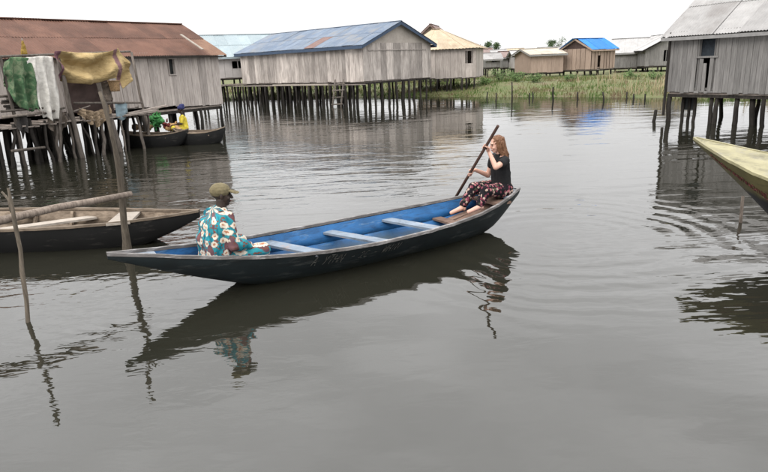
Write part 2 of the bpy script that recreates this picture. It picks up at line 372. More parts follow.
def water_mat():
    m, t, bs = mat('lagoon_water')
    n0 = noise_tex(t, coords(t), 0.35, 3, 0.5)
    t.links.new(ramp(t, [(0.3, (0.0150, 0.0147, 0.0104)), (0.7, (0.0180, 0.0176, 0.0127))], n0).outputs[0], bs.inputs['Base Color'])
    bs.inputs['Roughness'].default_value = 0.02
    bs.inputs['IOR'].default_value = 1.74
    g = nd(t, 'ShaderNodeNewGeometry'); s = nd(t, 'ShaderNodeSeparateXYZ'); t.links.new(g.outputs['Position'], s.inputs[0])
    def mr_(src, a, b, c=0.0, d=1.0):
        r = nd(t, 'ShaderNodeMapRange'); r.interpolation_type = 'SMOOTHSTEP'
        for i, v in enumerate((a, b, c, d)): r.inputs[i + 1].default_value = v
        t.links.new(src, r.inputs[0]); return r.outputs[0]
    def mth(op, a, b):
        k = nd(t, 'ShaderNodeMath', operation=op)
        for i, v in enumerate((a, b)):
            if isinstance(v, (int, float)): k.inputs[i].default_value = v
            else: t.links.new(v, k.inputs[i])
        return k.outputs[0]
    # breezy water: out on the lagoon and towards the moored boat on the right; lee of the near boats is calm
    far = mr_(s.outputs['Y'], 7.2, 11.0)
    right = mth('MULTIPLY', mr_(s.outputs['X'], 1.7, 3.4), mr_(s.outputs['Y'], 2.6, 4.6))
    patch = mr_(noise_tex(t, coords(t, (0.10, 0.22, 1)), 1.0, 3, 0.5), 0.34, 0.62, 0.45, 1.0)
    wind = mth('MULTIPLY', mth('MAXIMUM', far, right), patch)
    calm = mth('MULTIPLY', mr_(s.outputs['X'], 1.6, 3.0), mr_(s.outputs['X'], 5.2, 7.5, 1.0, 0.0))
    wind = mth('MULTIPLY', wind, mth('SUBTRACT', 1.0, mth('MULTIPLY', mth('MULTIPLY', calm, mr_(s.outputs['Y'], 8.0, 11.0)), 0.6)))
    chop = mth('MULTIPLY', wind, mr_(s.outputs['Y'], 12.0, 21.0, 1.0, 0.22))
    h = mth('MULTIPLY', mth('SUBTRACT', noise_tex(t, coords(t, (0.8, 1.5, 1)), 1.0, 2, 0.45), 0.5), 0.0075)
    h2 = mth('MULTIPLY', mth('SUBTRACT', noise_tex(t, coords(t, (0.42, 1.5, 1)), 1.3, 3, 0.48, 0.4), 0.5), 0.038)
    h = mth('ADD', h, mth('MULTIPLY', h2, chop))
    h = mth('ADD', h, mth('MULTIPLY', mth('SUBTRACT', noise_tex(t, coords(t, (0.35, 0.5, 1)), 1.0, 2, 0.5), 0.5), 0.016))
    h3 = mth('MULTIPLY', mth('SUBTRACT', noise_tex(t, coords(t, (1.0, 2.2, 1)), 5.5, 2, 0.5), 0.5), 0.0020)
    h = mth('ADD', h, mth('MULTIPLY', h3, mth('ADD', mth('MULTIPLY', wind, mr_(s.outputs['Y'], 14.0, 26.0, 1.0, 0.55)), 0.07)))
    lee = mth('MULTIPLY', mr_(s.outputs['X'], 0.2, -2.2), mr_(s.outputs['Y'], 2.6, 4.4))
    h4 = mth('MULTIPLY', mth('SUBTRACT', noise_tex(t, coords(t, (1.6, 3.4, 1)), 1.6, 3, 0.5, 0.4), 0.5), 0.0062)
    h = mth('ADD', h, mth('MULTIPLY', h4, mth('ADD', mth('MULTIPLY', lee, 0.85), 0.22)))
    # rings spreading from the paddle stroke beside the stern, and from the bow of the moving boat
    def rings(cx, cy, k, amp, r0, width):
        dx = mth('SUBTRACT', s.outputs['X'], cx); dy = mth('SUBTRACT', s.outputs['Y'], cy)
        r = mth('SQRT', mth('ADD', mth('MULTIPLY', dx, dx), mth('MULTIPLY', dy, dy)), 0.0)
        rn = mth('ADD', r, mth('MULTIPLY', noise_tex(t, coords(t), 1.1, 3, 0.5), 0.55))
        w = nd(t, 'ShaderNodeMath', operation='SINE'); t.links.new(mth('MULTIPLY', rn, k), w.inputs[0])
        e = mth('DIVIDE', mth('SUBTRACT', r, r0), width); e = mth('MULTIPLY', e, e)
        ex = nd(t, 'ShaderNodeMath', operation='EXPONENT'); t.links.new(mth('MULTIPLY', e, -1.0), ex.inputs[0])
        return mth('MULTIPLY', mth('MULTIPLY', w.outputs[0], ex.outputs[0]), amp)
    h = mth('ADD', h, rings(2.35, 7.5, 19.0, 0.0033, 1.5, 1.0))
    h = mth('ADD', h, rings(-2.3, 5.9, 30.0, 0.0005, 0.8, 0.6))
    bump(t, bs, h, 1.0, 1.0)
    return m
M['water'] = water_mat()

# ------------------------------------------------------------------ object helpers
ORG = {}
def link(o, parent=None):
    COL.objects.link(o)
    if parent is not None: o.parent = parent
def tag(o, label, cat, group=None, kind=None):
    if label: o['label'] = label
    if cat: o['category'] = cat
    if group: o['group'] = group
    if kind: o['kind'] = kind
    return o
def thing(name, label, cat, org, group=None):
    o = bpy.data.objects.new(name, None); link(o)
    o.empty_display_size = 0.2
    o.location = org; ORG[o] = Vector(org)
    return tag(o, label, cat, group)
def mesh_of(name, verts, faces, material, smooth=False):
    me = bpy.data.meshes.new(name)
    me.from_pydata([tuple(v) for v in verts], [], faces)
    me.materials.append(material if not isinstance(material, str) else M[material])
    if smooth: me.polygons.foreach_set('use_smooth', [True] * len(me.polygons))
    me.update()
    return me
def part(name, verts, faces, material, parent=None, smooth=False, org=None):
    """world-space vertices -> one mesh object under parent (or top level with its own origin)"""
    og = ORG[parent] if parent is not None else Vector(org if org is not None else (0, 0, 0))
    o = bpy.data.objects.new(name, mesh_of(name, [Vector(v) - og for v in verts], faces, material, smooth))
    link(o, parent)
    if parent is None: o.location = og
    ORG[o] = og
    return o
def inst(name, me, mw, parent):
    o = bpy.data.objects.new(name, me); link(o, parent)
    o.matrix_basis = Matrix.Translation(-ORG[parent]) @ mw
    ORG[o] = ORG[parent]
    return o

class MB:
    def __init__(s): s.v = []; s.f = []
    def add(s, v, f):
        b = len(s.v); s.v += [Vector(x) for x in v]; s.f += [tuple(i + b for i in q) for q in f]; return s
    def box(s, c, ax, ay, az):
        c = Vector(c); ax, ay, az = Vector(ax), Vector(ay), Vector(az)
        v = [c + ax * i + ay * j + az * k for i in (-.5, .5) for j in (-.5, .5) for k in (-.5, .5)]
        return s.add(v, [(0, 1, 3, 2), (4, 6, 7, 5), (0, 4, 5, 1), (2, 3, 7, 6), (0, 2, 6, 4), (1, 5, 7, 3)])
    def beam(s, a, b, w, h):
        a, b = Vector(a), Vector(b); d = b - a
        up = Vector((0, 0, 1)) if abs(d.normalized().z) < 0.95 else Vector((0, 1, 0))
        sx = d.cross(up).normalized(); sz = sx.cross(d).normalized()
        return s.box((a + b) / 2, d, sx * w, sz * h)
    def tube(s, pts, rad, n=7):
        pts = [Vector(p) for p in pts]; b = len(s.v)
        if not hasattr(rad, '__len__'): rad = [rad] * len(pts)
        a = None
        for i, p in enumerate(pts):
            d = (pts[min(i + 1, len(pts) - 1)] - pts[max(i - 1, 0)]).normalized()
            a = d.orthogonal().normalized() if a is None else (a - d * a.dot(d)).normalized()
            c = d.cross(a)
            for k in range(n):
                t = 2 * math.pi * k / n
                s.v.append(p + (a * math.cos(t) + c * math.sin(t)) * rad[i])
        for i in range(len(pts) - 1):
            for k in range(n):
                s.f.append((b + i * n + k, b + i * n + (k + 1) % n, b + (i + 1) * n + (k + 1) % n, b + (i + 1) * n + k))
        s.f.append(tuple(b + k for k in range(n))[::-1]); s.f.append(tuple(b + (len(pts) - 1) * n + k for k in range(n)))
        return s
    def build(s, name, material, parent=None, smooth=False, org=None):
        return part(name, s.v, s.f, material, parent, smooth, org)

def crooked(a, b, r0, r1, n=5, amp=0.03, rnd=random):
    a, b = Vector(a), Vector(b)
    pts = []; rad = []
    for i in range(n):
        t = i / (n - 1)
        j = Vector((rnd.uniform(-1, 1), rnd.uniform(-1, 1), 0)) * (amp if 0 < i < n - 1 else 0)
        pts.append(a.lerp(b, t) + j); rad.append((r0 + (r1 - r0) * t) * rnd.uniform(0.9, 1.1))
    return pts, rad

PLANKS = {}
def plank_mesh(material, var):
    key = (material, var)
    if key not in PLANKS:
        r = random.Random(var * 17 + 3)
        mb = MB(); nz_ = 5
        # x width, y thickness (front at -y), z length 0..1; slightly wavy edges, chamfered front
        for k in range(nz_):
            z = k / (nz_ - 1)
            a, b = -0.5 + r.uniform(0, 0.014), 0.5 - r.uniform(0, 0.014); c = r.uniform(-0.12, 0.12)
            for x, y in ((a, 0.5), (a, -0.4 + c), (a + 0.05, -0.5 + c), (b - 0.05, -0.5 + c * 0.4), (b, -0.4 + c * 0.4), (b, 0.5)):
                mb.v.append(Vector((x, y, z)))
        for k in range(nz_ - 1):
            for j in range(6):
                mb.f.append((k * 6 + j, k * 6 + (j + 1) % 6, k * 6 + 6 + (j + 1) % 6, k * 6 + 6 + j))
        mb.f.append(tuple(range(5, -1, -1))); mb.f.append(tuple(range((nz_ - 1) * 6, nz_ * 6)))
        PLANKS[key] = mesh_of('plank', mb.v, mb.f, material)
    return PLANKS[key]

def frame(o, x, y, z, s=(1, 1, 1)):
    mm_ = Matrix((x * s[0], y * s[1], z * s[2])).transposed().to_4x4(); mm_.translation = o
    return mm_

def plank_wall(root, A, B, zb, zt, material, pw, inward, holes=(), name='wall', thick=0.025, lean=0.006, skip=None):
    """vertical boards from A to B (xy), each its own object under a wall frame of rails; holes = (s0,s1,z0,z1)"""
    A = Vector((A[0], A[1], 0)); B = Vector((B[0], B[1], 0)); L = (B - A).length; u = (B - A) / L
    inn = Vector((inward[0], inward[1], 0)).normalized()
    zbf = zb if callable(zb) else (lambda s: zb); ztf = zt if callable(zt) else (lambda s: zt)
    rail = MB()
    hz = [h[2:4] for h in holes]
    for k in (0.06, 0.94):
        rail.beam(A + inn * 0.06 + Vector((0, 0, zbf(0) + (ztf(0) - zbf(0)) * k)), B + inn * 0.06 + Vector((0, 0, zbf(L) + (ztf(L) - zbf(L)) * k)), 0.05, 0.07)
    for h in holes:
        for s_ in h[:2]:
            rail.beam(A + u * s_ + inn * 0.05 + Vector((0, 0, zbf(s_) + 0.02)), A + u * s_ + inn * 0.05 + Vector((0, 0, ztf(s_) - 0.02)), 0.05, 0.05)
    wall = rail.build(name, material, root)
    s = 0.0
    while s < L - 0.02:
        w = min(pw * random.uniform(0.75, 1.25), L - s)
        mid = s + w / 2
        segs = [(zbf(mid) + random.uniform(-0.035, 0.02), ztf(mid))]
        for (a, b, z0, z1) in holes:
            if a < mid < b:
                segs = [q for lo, hi in segs for q in ((lo, min(hi, z0)), (max(lo, z1), hi)) if q[1] - q[0] > 0.04]
        if skip and skip(mid): segs = []
        for lo, hi in segs:
            z = Vector((random.gauss(0, lean), 0, 1)); z = (u * z.x + Vector((0, 0, 1))).normalized()
            x = u; y = inn
            o = A + u * mid + inn * random.uniform(-0.006, 0.006) + Vector((0, 0, lo))
            inst('plank', plank_mesh(material, random.randrange(5)), frame(o, x, y, z, (w - random.uniform(0.0, 0.006), thick, hi - lo)), wall)
        s += w
    return wall

SHEETS = {}
def corrugated(name, w, l, material, pitch=0.09, amp=0.014):
    key = (round(w, 2), round(l, 2), material)
    if key not in SHEETS:
        nx = max(4, int(w / pitch * 4)); v = []; f = []
        ny = 4
        for j in range(ny + 1):
            for i in range(nx + 1):
                x = w * i / nx
                v.append((x, l * j / ny, amp * math.sin(2 * math.pi * x / pitch) + 0.012 * math.sin(3.1 * j / ny)))
        for j in range(ny):
            for i in range(nx):
                a = j * (nx + 1) + i; f.append((a, a + 1, a + nx + 2, a + nx + 1))
        SHEETS[key] = mesh_of(name, v, f, material, True)
    return SHEETS[key]

def slope(root_roof, e0, e1, r0, material, sheet_w=0.85, rows=2, special=None):
    """sheets laid from the eave (e0 to e1) up to the ridge; r0 is the ridge point above e0"""
    e0, e1, r0 = Vector(e0), Vector(e1), Vector(r0)
    u = (e1 - e0); L = u.length; u /= L
    up = r0 - e0; up -= u * up.dot(u); H = up.length; up /= H
    nrm = u.cross(up)
    if nrm.z < 0: nrm = -nrm
    n = max(1, round(L / sheet_w)); w = L / n; l = H / rows
    for j in range(rows):
        for i in range(n):
            mname = material
            if special and special(i / n, j, n): mname = special(i / n, j, n)
            me = corrugated('roof_sheet', w + 0.09, l + (0.14 if j < rows - 1 else 0.04), mname)
            o = e0 + u * (i * w - 0.045) + up * (j * l) + nrm * (0.012 * (i % 2) + 0.014 * (j % 2) + random.uniform(0, 0.008) - (0.0 if j == 0 else 0.02 * 0))
            tw = random.gauss(0, 0.006); o = o + up * random.uniform(-0.035, 0.03) * (j == 0)
            x = (u + up * tw).normalized(); y = nrm.cross(x) if nrm.cross(x).dot(up) > 0 else -nrm.cross(x)
            inst('roof_sheet', me, frame(o, x, y, nrm), root_roof)

def stilts(root, pts, ztop, material='stilt', r=(0.06, 0.09), amp=0.03, depth=-0.7, lean=0.05):
    for p in pts:
        zt = ztop(p) if callable(ztop) else ztop
        a = Vector((p[0] + random.gauss(0, lean), p[1] + random.gauss(0, lean), depth)); b = Vector((p[0], p[1], zt))
        rr = random.uniform(*r)
        pp, rad = crooked(a, b, rr * 1.05, rr * 0.9, 5, amp)
        MB().tube(pp, rad, 6).build('stilt', material, root, True)

def gable_house(name, label, A, u, L, v, W, z0, ze, zr, wallmat, roofmat, pw=0.2, over=0.25, holes_front=(), holes_gable=(), gable=None, gable_mat=None, trim='grey_trim',
                zb=None, group=None, sheet_rows=2, special=None, floor=True, end_gable=True, stilt_fn=None, sheet_w=0.85, gable_split=True, trim_h=0.12):
    A = Vector((A[0], A[1], 0)); u = Vector((u[0], u[1], 0)).normalized(); v = Vector((v[0], v[1], 0)).normalized()
    root = thing(name, label, 'house', (A.x, A.y, 0), group)
    Z = Vector((0, 0, 1))
    plank_wall(root, A, A + u * L, zb or z0, ze, wallmat, pw, v, holes_front)
    # hidden long side and far end: plain boarding in one sheet each
    bk = MB().box(A + u * L / 2 + v * W + Z * (z0 + ze) / 2, u * L, v * 0.03, Z * (ze - z0)).build('back_wall', wallmat, root)
    for s_, vis in ((0, gable), (L, False)):
        P = A + u * s_
        sgn = 1 if s_ == 0 else -1
        if vis:
            plank_wall(root, P + v * 0.02, P + v * W, z0, ze, wallmat, gable[0], u * sgn, holes_gable, name='gable_wall')
        else:
            MB().box(P + u * (0.02 * sgn) + v * W / 2 + Z * (z0 + ze) / 2, u * 0.03, v * (W - 0.08), Z * (ze - z0)).build('end_wall', wallmat, root)
        g = MB(); t = 0.02
        a, b, c = P + Z * ze, P + v * W + Z * ze, P + v * W / 2 + Z * (zr - 0.03)
        d = u * (t * sgn)
        g.add([a, b, c, a + d, b + d, c + d], [(0, 1, 2), (3, 5, 4), (0, 3, 4, 1), (1, 4, 5, 2), (2, 5, 3, 0)])
        g.build('gable_panel', gable_mat or wallmat, root)
    # roof
    e = over; k = (zr - ze) / (W / 2)
    rf = MB()
    ridge0, ridge1 = A - u * e + v * W / 2 + Z * zr, A + u * (L + e) + v * W / 2 + Z * zr
    rf.beam(ridge0 + Z * 0.03, ridge1 + Z * 0.03, 0.22, 0.03)
    E0, E1 = A - u * e - v * e + Z * (ze - k * e), A + u * (L + e) - v * e + Z * (ze - k * e)
    E2, E3 = A - u * e + v * (W + e) + Z * (ze - k * e), A + u * (L + e) + v * (W + e) + Z * (ze - k * e)
    roof = rf.build('roof', roofmat, root)
    fa = MB()
    dz = Z * (-trim_h / 2 - 0.02)
    for p, q in ((E0, E1), (E2, E3)): fa.beam(p + dz, q + dz, 0.03, trim_h)
    for p, q in ((E0, ridge0), (E2, ridge0), (E1, ridge1), (E3, ridge1)): fa.beam(p + dz * 0.9, q + dz * 0.9, 0.028, trim_h)
    fc = fa.build('fascia', trim, roof)
    slope(roof, E0, E1, ridge0, roofmat, sheet_w, sheet_rows, special)
    slope(roof, E2, E3, ridge0, roofmat, sheet_w, sheet_rows)
    if floor:
        MB().box(A + u * L / 2 + v * W / 2 + Z * (z0 - 0.03), u * (L - 0.1), v * (W - 0.1), Z * 0.06).build('floor_deck', 'deck', root)
        fr = MB()
        fr.beam(A + v * 0.1 + Z * (z0 - 0.11), A + u * L + v * 0.1 + Z * (z0 - 0.11), 0.08, 0.1)
        fr.beam(A + u * 0.1 + v * 0.18 + Z * (z0 - 0.11), A + u * 0.1 + v * W + Z * (z0 - 0.11), 0.08, 0.1)
        fr.build('floor_beam', 'stilt', root)
    if stilt_fn: stilts(root, stilt_fn(A, u, v), z0 - 0.06)
    return root

# ================================================================== the setting
wv = [(-260, -60, 0), (260, -60, 0), (260, 260, 0), (-260, 260, 0)]
w = part('water', wv, [(0, 1, 2, 3)], 'water'); w['kind'] = 'structure'

SHORE = [(-260, 62), (-60, 58), (-25, 53), (-8, 47), (2, 43), (5.85, 39.8), (10.5, 36.0), (14.7, 31.6), (18, 27.5), (26, 22), (45, 12), (260, -30)]
SX = np.array([p[0] for p in SHORE]); SY = np.array([p[1] for p in SHORE])
def shore_y(x): return float(np.interp(x, SX, SY)) + 0.35 * noise.noise(Vector((x * 0.7, 3.1, 0)))
def land_z(x, y):
    d = (y - shore_y(x)) * 0.75
    base = 0.62 * (1 - math.exp(-max(d, 0) / 4.0)) if d > 0 else d * 0.25
    base += 0.34 * math.exp(-((x - 9.3) / 2.4) ** 2 - ((y - 43.5) / 2.2) ** 2) + 0.22 * math.exp(-((x - 14.5) / 1.8) ** 2 - ((y - 40) / 1.8) ** 2)
    return base + (0.10 * noise.noise(Vector((x * 0.35, y * 0.35, 0))) + 0.05 * noise.noise(Vector((x * 1.1, y * 1.1, 4)))) * min(1, max(0, d / 2))
xs = np.concatenate([np.linspace(-260, -40, 14), np.linspace(-36, 50, 130), np.linspace(60, 260, 12)])
ts = np.concatenate([np.linspace(-1.5, 14, 32), np.linspace(17, 60, 14), np.linspace(75, 900, 10)])
gv = [(x, shore_y(x) + t, land_z(x, shore_y(x) + t)) for x in xs for t in ts]
nt_ = len(ts)
gf = [(i * nt_ + j, (i + 1) * nt_ + j, (i + 1) * nt_ + j + 1, i * nt_ + j + 1) for i in range(len(xs) - 1) for j in range(nt_ - 1)]
g = part('ground', gv, gf, 'ground', smooth=True); g['kind'] = 'structure'

def blades(name, spots, material, hlo, hhi, wd, label, cat):
    v = []; f = []
    for (x, y) in spots:
        z = land_z(x, y)
        h = random.uniform(hlo, hhi); a = random.uniform(0, 6.28); lx, ly = random.gauss(0, 0.25) * h, random.gauss(0, 0.25) * h
        ww = wd * random.uniform(0.6, 1.3); cx, cy = math.cos(a) * ww, math.sin(a) * ww
        b = len(v)
        v += [(x - cx, y - cy, z - 0.03), (x + cx, y + cy, z - 0.03), (x + lx * .4 + cx * .7, y + ly * .4 + cy * .7, z + h * .6), (x + lx * .4 - cx * .7, y + ly * .4 - cy * .7, z + h * .6), (x + lx, y + ly, z + h)]
        f += [(b, b + 1, b + 2, b + 3), (b + 3, b + 2, b + 4)]
    o = part(name, v, f, material)
    return tag(o, label, cat, kind='stuff')
def spots(n, x0, x1, t0, t1, dens=None):
    r = []
    while len(r) < n:
        x = random.uniform(x0, x1); t = t0 + (t1 - t0) * random.random() ** 1.5; y = shore_y(x) + t
        if dens is None or dens(x, y) > random.random(): r.append((x, y))
    return r
dn = lambda x, y: 0.15 + 0.95 * max(0, min(1, 0.5 + 1.3 * noise.noise(Vector((x * 0.3, y * 0.3, 9)))))
blades('grass', spots(30000, -22, 40, 0.0, 20, dn), 'grass', 0.06, 0.27, 0.024, 'tangled green and yellow grass covering the far bank', 'grass')
blades('reeds', spots(450, 13, 22, 1.0, 9, lambda x, y: 1 if noise.noise(Vector((x * 0.45, y * 0.4, 2))) > 0.15 else 0.04), 'reed', 0.45, 0.95, 0.016, 'dry pale reeds standing on the bank before the brown houses', 'reeds')

# ================================================================== boats
def catmull(tab, t):
    ts_ = [r[0] for r in tab]
    i = max(0, min(len(tab) - 2, sum(1 for q in ts_ if q <= t) - 1))
    p1, p2 = tab[i], tab[i + 1]; p0 = tab[max(0, i - 1)]; p3 = tab[min(len(tab) - 1, i + 2)]
    h = p2[0] - p1[0]; s = (t - p1[0]) / h
    out_ = []
    for k in range(1, len(p1)):
        m1 = (p2[k] - p0[k]) / max(1e-6, p2[0] - p0[0]) * h; m2 = (p3[k] - p1[k]) / max(1e-6, p3[0] - p1[0]) * h
        out_.append((2 * s**3 - 3 * s**2 + 1) * p1[k] + (s**3 - 2 * s**2 + s) * m1 + (-2 * s**3 + 3 * s**2) * p2[k] + (s**3 - s**2) * m2)
    return out_

class Hull:
    """t runs from bow to stern; prof rows are (t, half beam, rim z, half bottom, bottom z)"""
    def __init__(s, bow, stern, prof, sway=0.0):
        s.a, s.b = Vector(bow).to_2d(), Vector(stern).to_2d(); s.prof = prof; s.sway = sway
        d = (s.b - s.a); s.L = d.length; s.u = d / s.L; s.n = Vector((-s.u.y, s.u.x))
    def pt(s, t, off, z):
        c = s.a + (s.b - s.a) * t + s.n * (off + s.sway * math.sin(math.pi * t))
        return Vector((c.x, c.y, z))
    def surf(s, t, q, side, off=0.0):
        hb, zr, wb, zb = catmull(s.prof, t)
        y = hb + (wb - hb) * q + 0.035 * math.sin(math.pi * q) * min(1, hb / 0.3)
        return s.pt(t, side * max(0.0, y + off), zr + (zb - zr) * q)
    def build(s, root, outmat, inmat, rimmat, n=44, rim=0.045, t0=0.0, t1=1.0, floor_h=0.05, wob=0.004):
        T = [t0 + (t1 - t0) * i / (n - 1) for i in range(n)]
        Q = [0, .2, .4, .6, .8, 1]
        rows = []
        for t in T:
            r = [s.surf(t, q, -1) for q in Q] + [s.surf(t, q, 1) for q in Q[::-1]]
            rows.append([p + Vector((0, 0, wob * noise.noise(p * 4))) for p in r])
        k = len(rows[0])
        v = [p for r in rows for p in r]
        f = [(i * k + j, (i + 1) * k + j, (i + 1) * k + j + 1, i * k + j + 1) for i in range(n - 1) for j in range(k - 1)]
        f += [tuple(range(k)), tuple((n - 1) * k + j for j in range(k))[::-1]]
        part('hull', v, f, outmat, root, True)
        # inside: two lapped strakes a side and a bottom
        for side in (-1, 1):
            for qa, qb, off in ((0.03, 0.50, -0.024), (0.47, 0.97, -0.034)):
                v = []; f = []
                for t in T:
                    for q in (qa, (qa + qb) / 2, qb):
                        v.append(s.surf(t, q, side, off) + Vector((0, 0, 0.0)))
                    v.append(s.surf(t, qb, side, off - 0.0 + 0.012))
                for i in range(n - 1):
                    for j in range(3):
                        f.append((i * 4 + j, i * 4 + j + 1, i * 4 + 5 + j, i * 4 + 4 + j))
                part('inside_strake', v, f, inmat, root, True)
        v = []; f = []
        for t in T:
            for side in (-1, 1):
                p = s.surf(t, 0.93, side, -0.03); v.append(p + Vector((0, 0, floor_h * 0.5)))
        f = [(i * 2, i * 2 + 1, i * 2 + 3, i * 2 + 2) for i in range(n - 1)]
        part('bottom_boards', v, f, inmat, root, True)
        for side in (-1, 1):
            mb = MB(); pts = [s.surf(t, 0, side, -0.012) + Vector((0, 0, 0.012 + wob * 1.5 * noise.noise(Vector((t * 30, side, 1))))) for t in T]
            for i, p in enumerate(pts):
                nn = Vector((s.n.x, s.n.y, 0)) * side
                for dx, dz in ((-rim / 2, -0.018), (rim / 2, -0.018), (rim / 2, 0.014), (-rim / 2, 0.014)): mb.v.append(p + nn * dx + Vector((0, 0, dz)))
            for i in range(n - 1):
                for j in range(4): mb.f.append((i * 4 + j, i * 4 + (j + 1) % 4, i * 4 + 4 + (j + 1) % 4, i * 4 + 4 + j))
            mb.f += [(0, 1, 2, 3), tuple((n - 1) * 4 + j for j in (3, 2, 1, 0))]
            mb.build('gunwale', rimmat, root)
    def thwart(s, root, a, b, wdt, th, material, name='thwart'):
        MB().beam(a, b, wdt, th).build(name, material, root)

# ---- the blue boat
BOW, STERN = at_z(107, 255, 0.60), at_z(514, 188, 0.50)
blue = Hull(BOW, STERN, [(0, 0.02, 0.60, 0.01, 0.56), (0.06, 0.11, 0.545, 0.05, 0.42), (0.16, 0.28, 0.45, 0.12, 0.20), (0.28, 0.46, 0.365, 0.17, -0.01), (0.45, 0.60, 0.31, 0.21, -0.10),
                        (0.62, 0.61, 0.31, 0.21, -0.10), (0.78, 0.52, 0.345, 0.18, -0.08), (0.90, 0.35, 0.41, 0.15, 0.05), (1.0, 0.12, 0.50, 0.05, 0.38)], sway=0.07)
boat = thing('canoe', 'long wooden canoe painted blue inside carrying the two people', 'canoe', blue.pt(0.5, 0, 0), 'canoes')
blue.build(boat, 'hull_dark', 'blue_paint', 'gunwale', rim=0.034)
def plank_between(name, a, b, w_, th, material, root):
    return MB().beam(a, b, w_, th).build(name, material, root)
plank_between('thwart', blue.surf(0.335, 0.20, 1, -0.02), blue.surf(0.385, 0.04, -1, -0.03), 0.16, 0.028, 'thwart', boat)
plank_between('thwart', blue.surf(0.50, 0.22, 1, -0.02), blue.surf(0.545, 0.07, -1, -0.03), 0.15, 0.028, 'thwart', boat)
plank_between('thwart', blue.surf(0.665, 0.20, 1, -0.02), blue.surf(0.69, 0.07, -1, -0.03), 0.16, 0.028, 'thwart', boat)
plank_between('thwart', blue.surf(0.80, 0.45, 1, -0.02), blue.surf(0.80, 0.42, -1, -0.03), 0.14, 0.028, 'floor_brown', boat)
# pale bow cap and stern board
def cap_deck(h, root, name, t0, t1, material, n=8, dz=-0.006):
    v = []; f = []
    for i in range(n):
        t = t0 + (t1 - t0) * i / (n - 1)
        a, b = h.surf(t, 0, -1, -0.02), h.surf(t, 0, 1, -0.02)
        for p in (a, b): v.append(p + Vector((0, 0, dz)))
        for p in (a, b): v.append(p + Vector((0, 0, dz - 0.03)))
    for i in range(n - 1):
        a = i * 4
        f += [(a, a + 1, a + 5, a + 4), (a + 2, a + 6, a + 7, a + 3), (a, a + 4, a + 6, a + 2), (a + 1, a + 3, a + 7, a + 5)]
    f += [(0, 2, 3, 1), ((n - 1) * 4, (n - 1) * 4 + 1, (n - 1) * 4 + 3, (n - 1) * 4 + 2)]
    return part(name, v, f, material, root)
cap_deck(blue, boat, 'bow_deck', 0.005, 0.085, 'bow_cap')
cap_deck(blue, boat, 'stern_deck', 0.945, 0.997, 'thwart')
# brown foot boards in the stern: three boards side by side
for k, off in enumerate((-0.13, 0.0, 0.13)):
    a = blue.pt(0.815, off * 1.25, 0.17); b = blue.pt(0.945, off * 0.7, 0.33)
    MB().box((a + b) / 2, b - a, Vector((blue.n.x, blue.n.y, 0)) * 0.115, Vector((0, 0, 0.022))).build('floor_board', 'floor_brown', boat)
# seat board for the woman
SEAT_T = 0.92
plank_between('seat', blue.surf(SEAT_T, 0.12, 1, -0.02), blue.surf(SEAT_T, 0.12, -1, -0.02), 0.24, 0.03, 'floor_brown', boat)
# faded painted writing on the near side, mapped onto the side of the hull
GLY = {'A': [((0, 0), (.5, 1)), ((.5, 1), (1, 0)), ((.2, .4), (.8, .4))], 'Y': [((0, 1), (.5, .5)), ((1, 1), (.3, 0))], 'T': [((0, 1), (1, 1)), ((.5, 1), (.5, 0))],
       'H': [((0, 0), (0, 1)), ((1, 0), (1, 1)), ((0, .5), (1, .5))], 'N': [((0, 0), (0, 1)), ((0, 1), (1, 0)), ((1, 0), (1, 1))], 'U': [((0, 1), (0.1, 0)), ((0.1, 0), (.9, 0)), ((.9, 0), (1, 1))],
       'C': [((1, .9), (.3, 1)), ((.3, 1), (0, .5)), ((0, .5), (.3, 0)), ((.3, 0), (1, .1))], '2': [((0, .8), (.5, 1)), ((.5, 1), (.9, .7)), ((.9, .7), (0, 0)), ((0, 0), (1, 0))],
       'I': [((.5, 0), (.5, 1))], 'W': [((0, 1), (.25, 0)), ((.25, 0), (.5, .8)), ((.5, .8), (.75, 0)), ((.75, 0), (1, 1))], ' ': [], '-': [((.1, .5), (.9, .5))]}
def write(h, root, text, t0, dt, q_top, q_bot, side, material, slant=0.35, wd=0.007, name='painted_writing'):
    mb = MB()
    for i, ch in enumerate(text):
        for a, b in GLY[ch]:
            P = []
            for (x, y) in (a, b):
                tt = t0 + (i + 0.74 * x + slant * (y - 0.5)) * dt
                P.append(h.surf(tt, q_bot + (q_top - q_bot) * y, side, 0.006))
            d = (P[1] - P[0]); 
            if d.length < 1e-5: continue
            nn = Vector((h.n.x, h.n.y, 0)) * side
            mb.box((P[0] + P[1]) / 2, d, d.cross(nn).normalized() * wd * random.uniform(0.7, 1.2), nn * 0.004)
    return mb.build(name, material, root)
write(blue, boat, 'A YTHN', 0.368, 0.0115, 0.10, 0.40, -1, 'mark_white', slant=0.6, wd=0.0055)
write(blue, boat, '- 2C -', 0.452, 0.011, 0.14, 0.36, -1, 'mark_white', slant=0.5, wd=0.0035)
write(blue, boat, 'WHIN', 0.53, 0.011, 0.10, 0.34, -1, 'mark_white', slant=0.6, wd=0.0045)

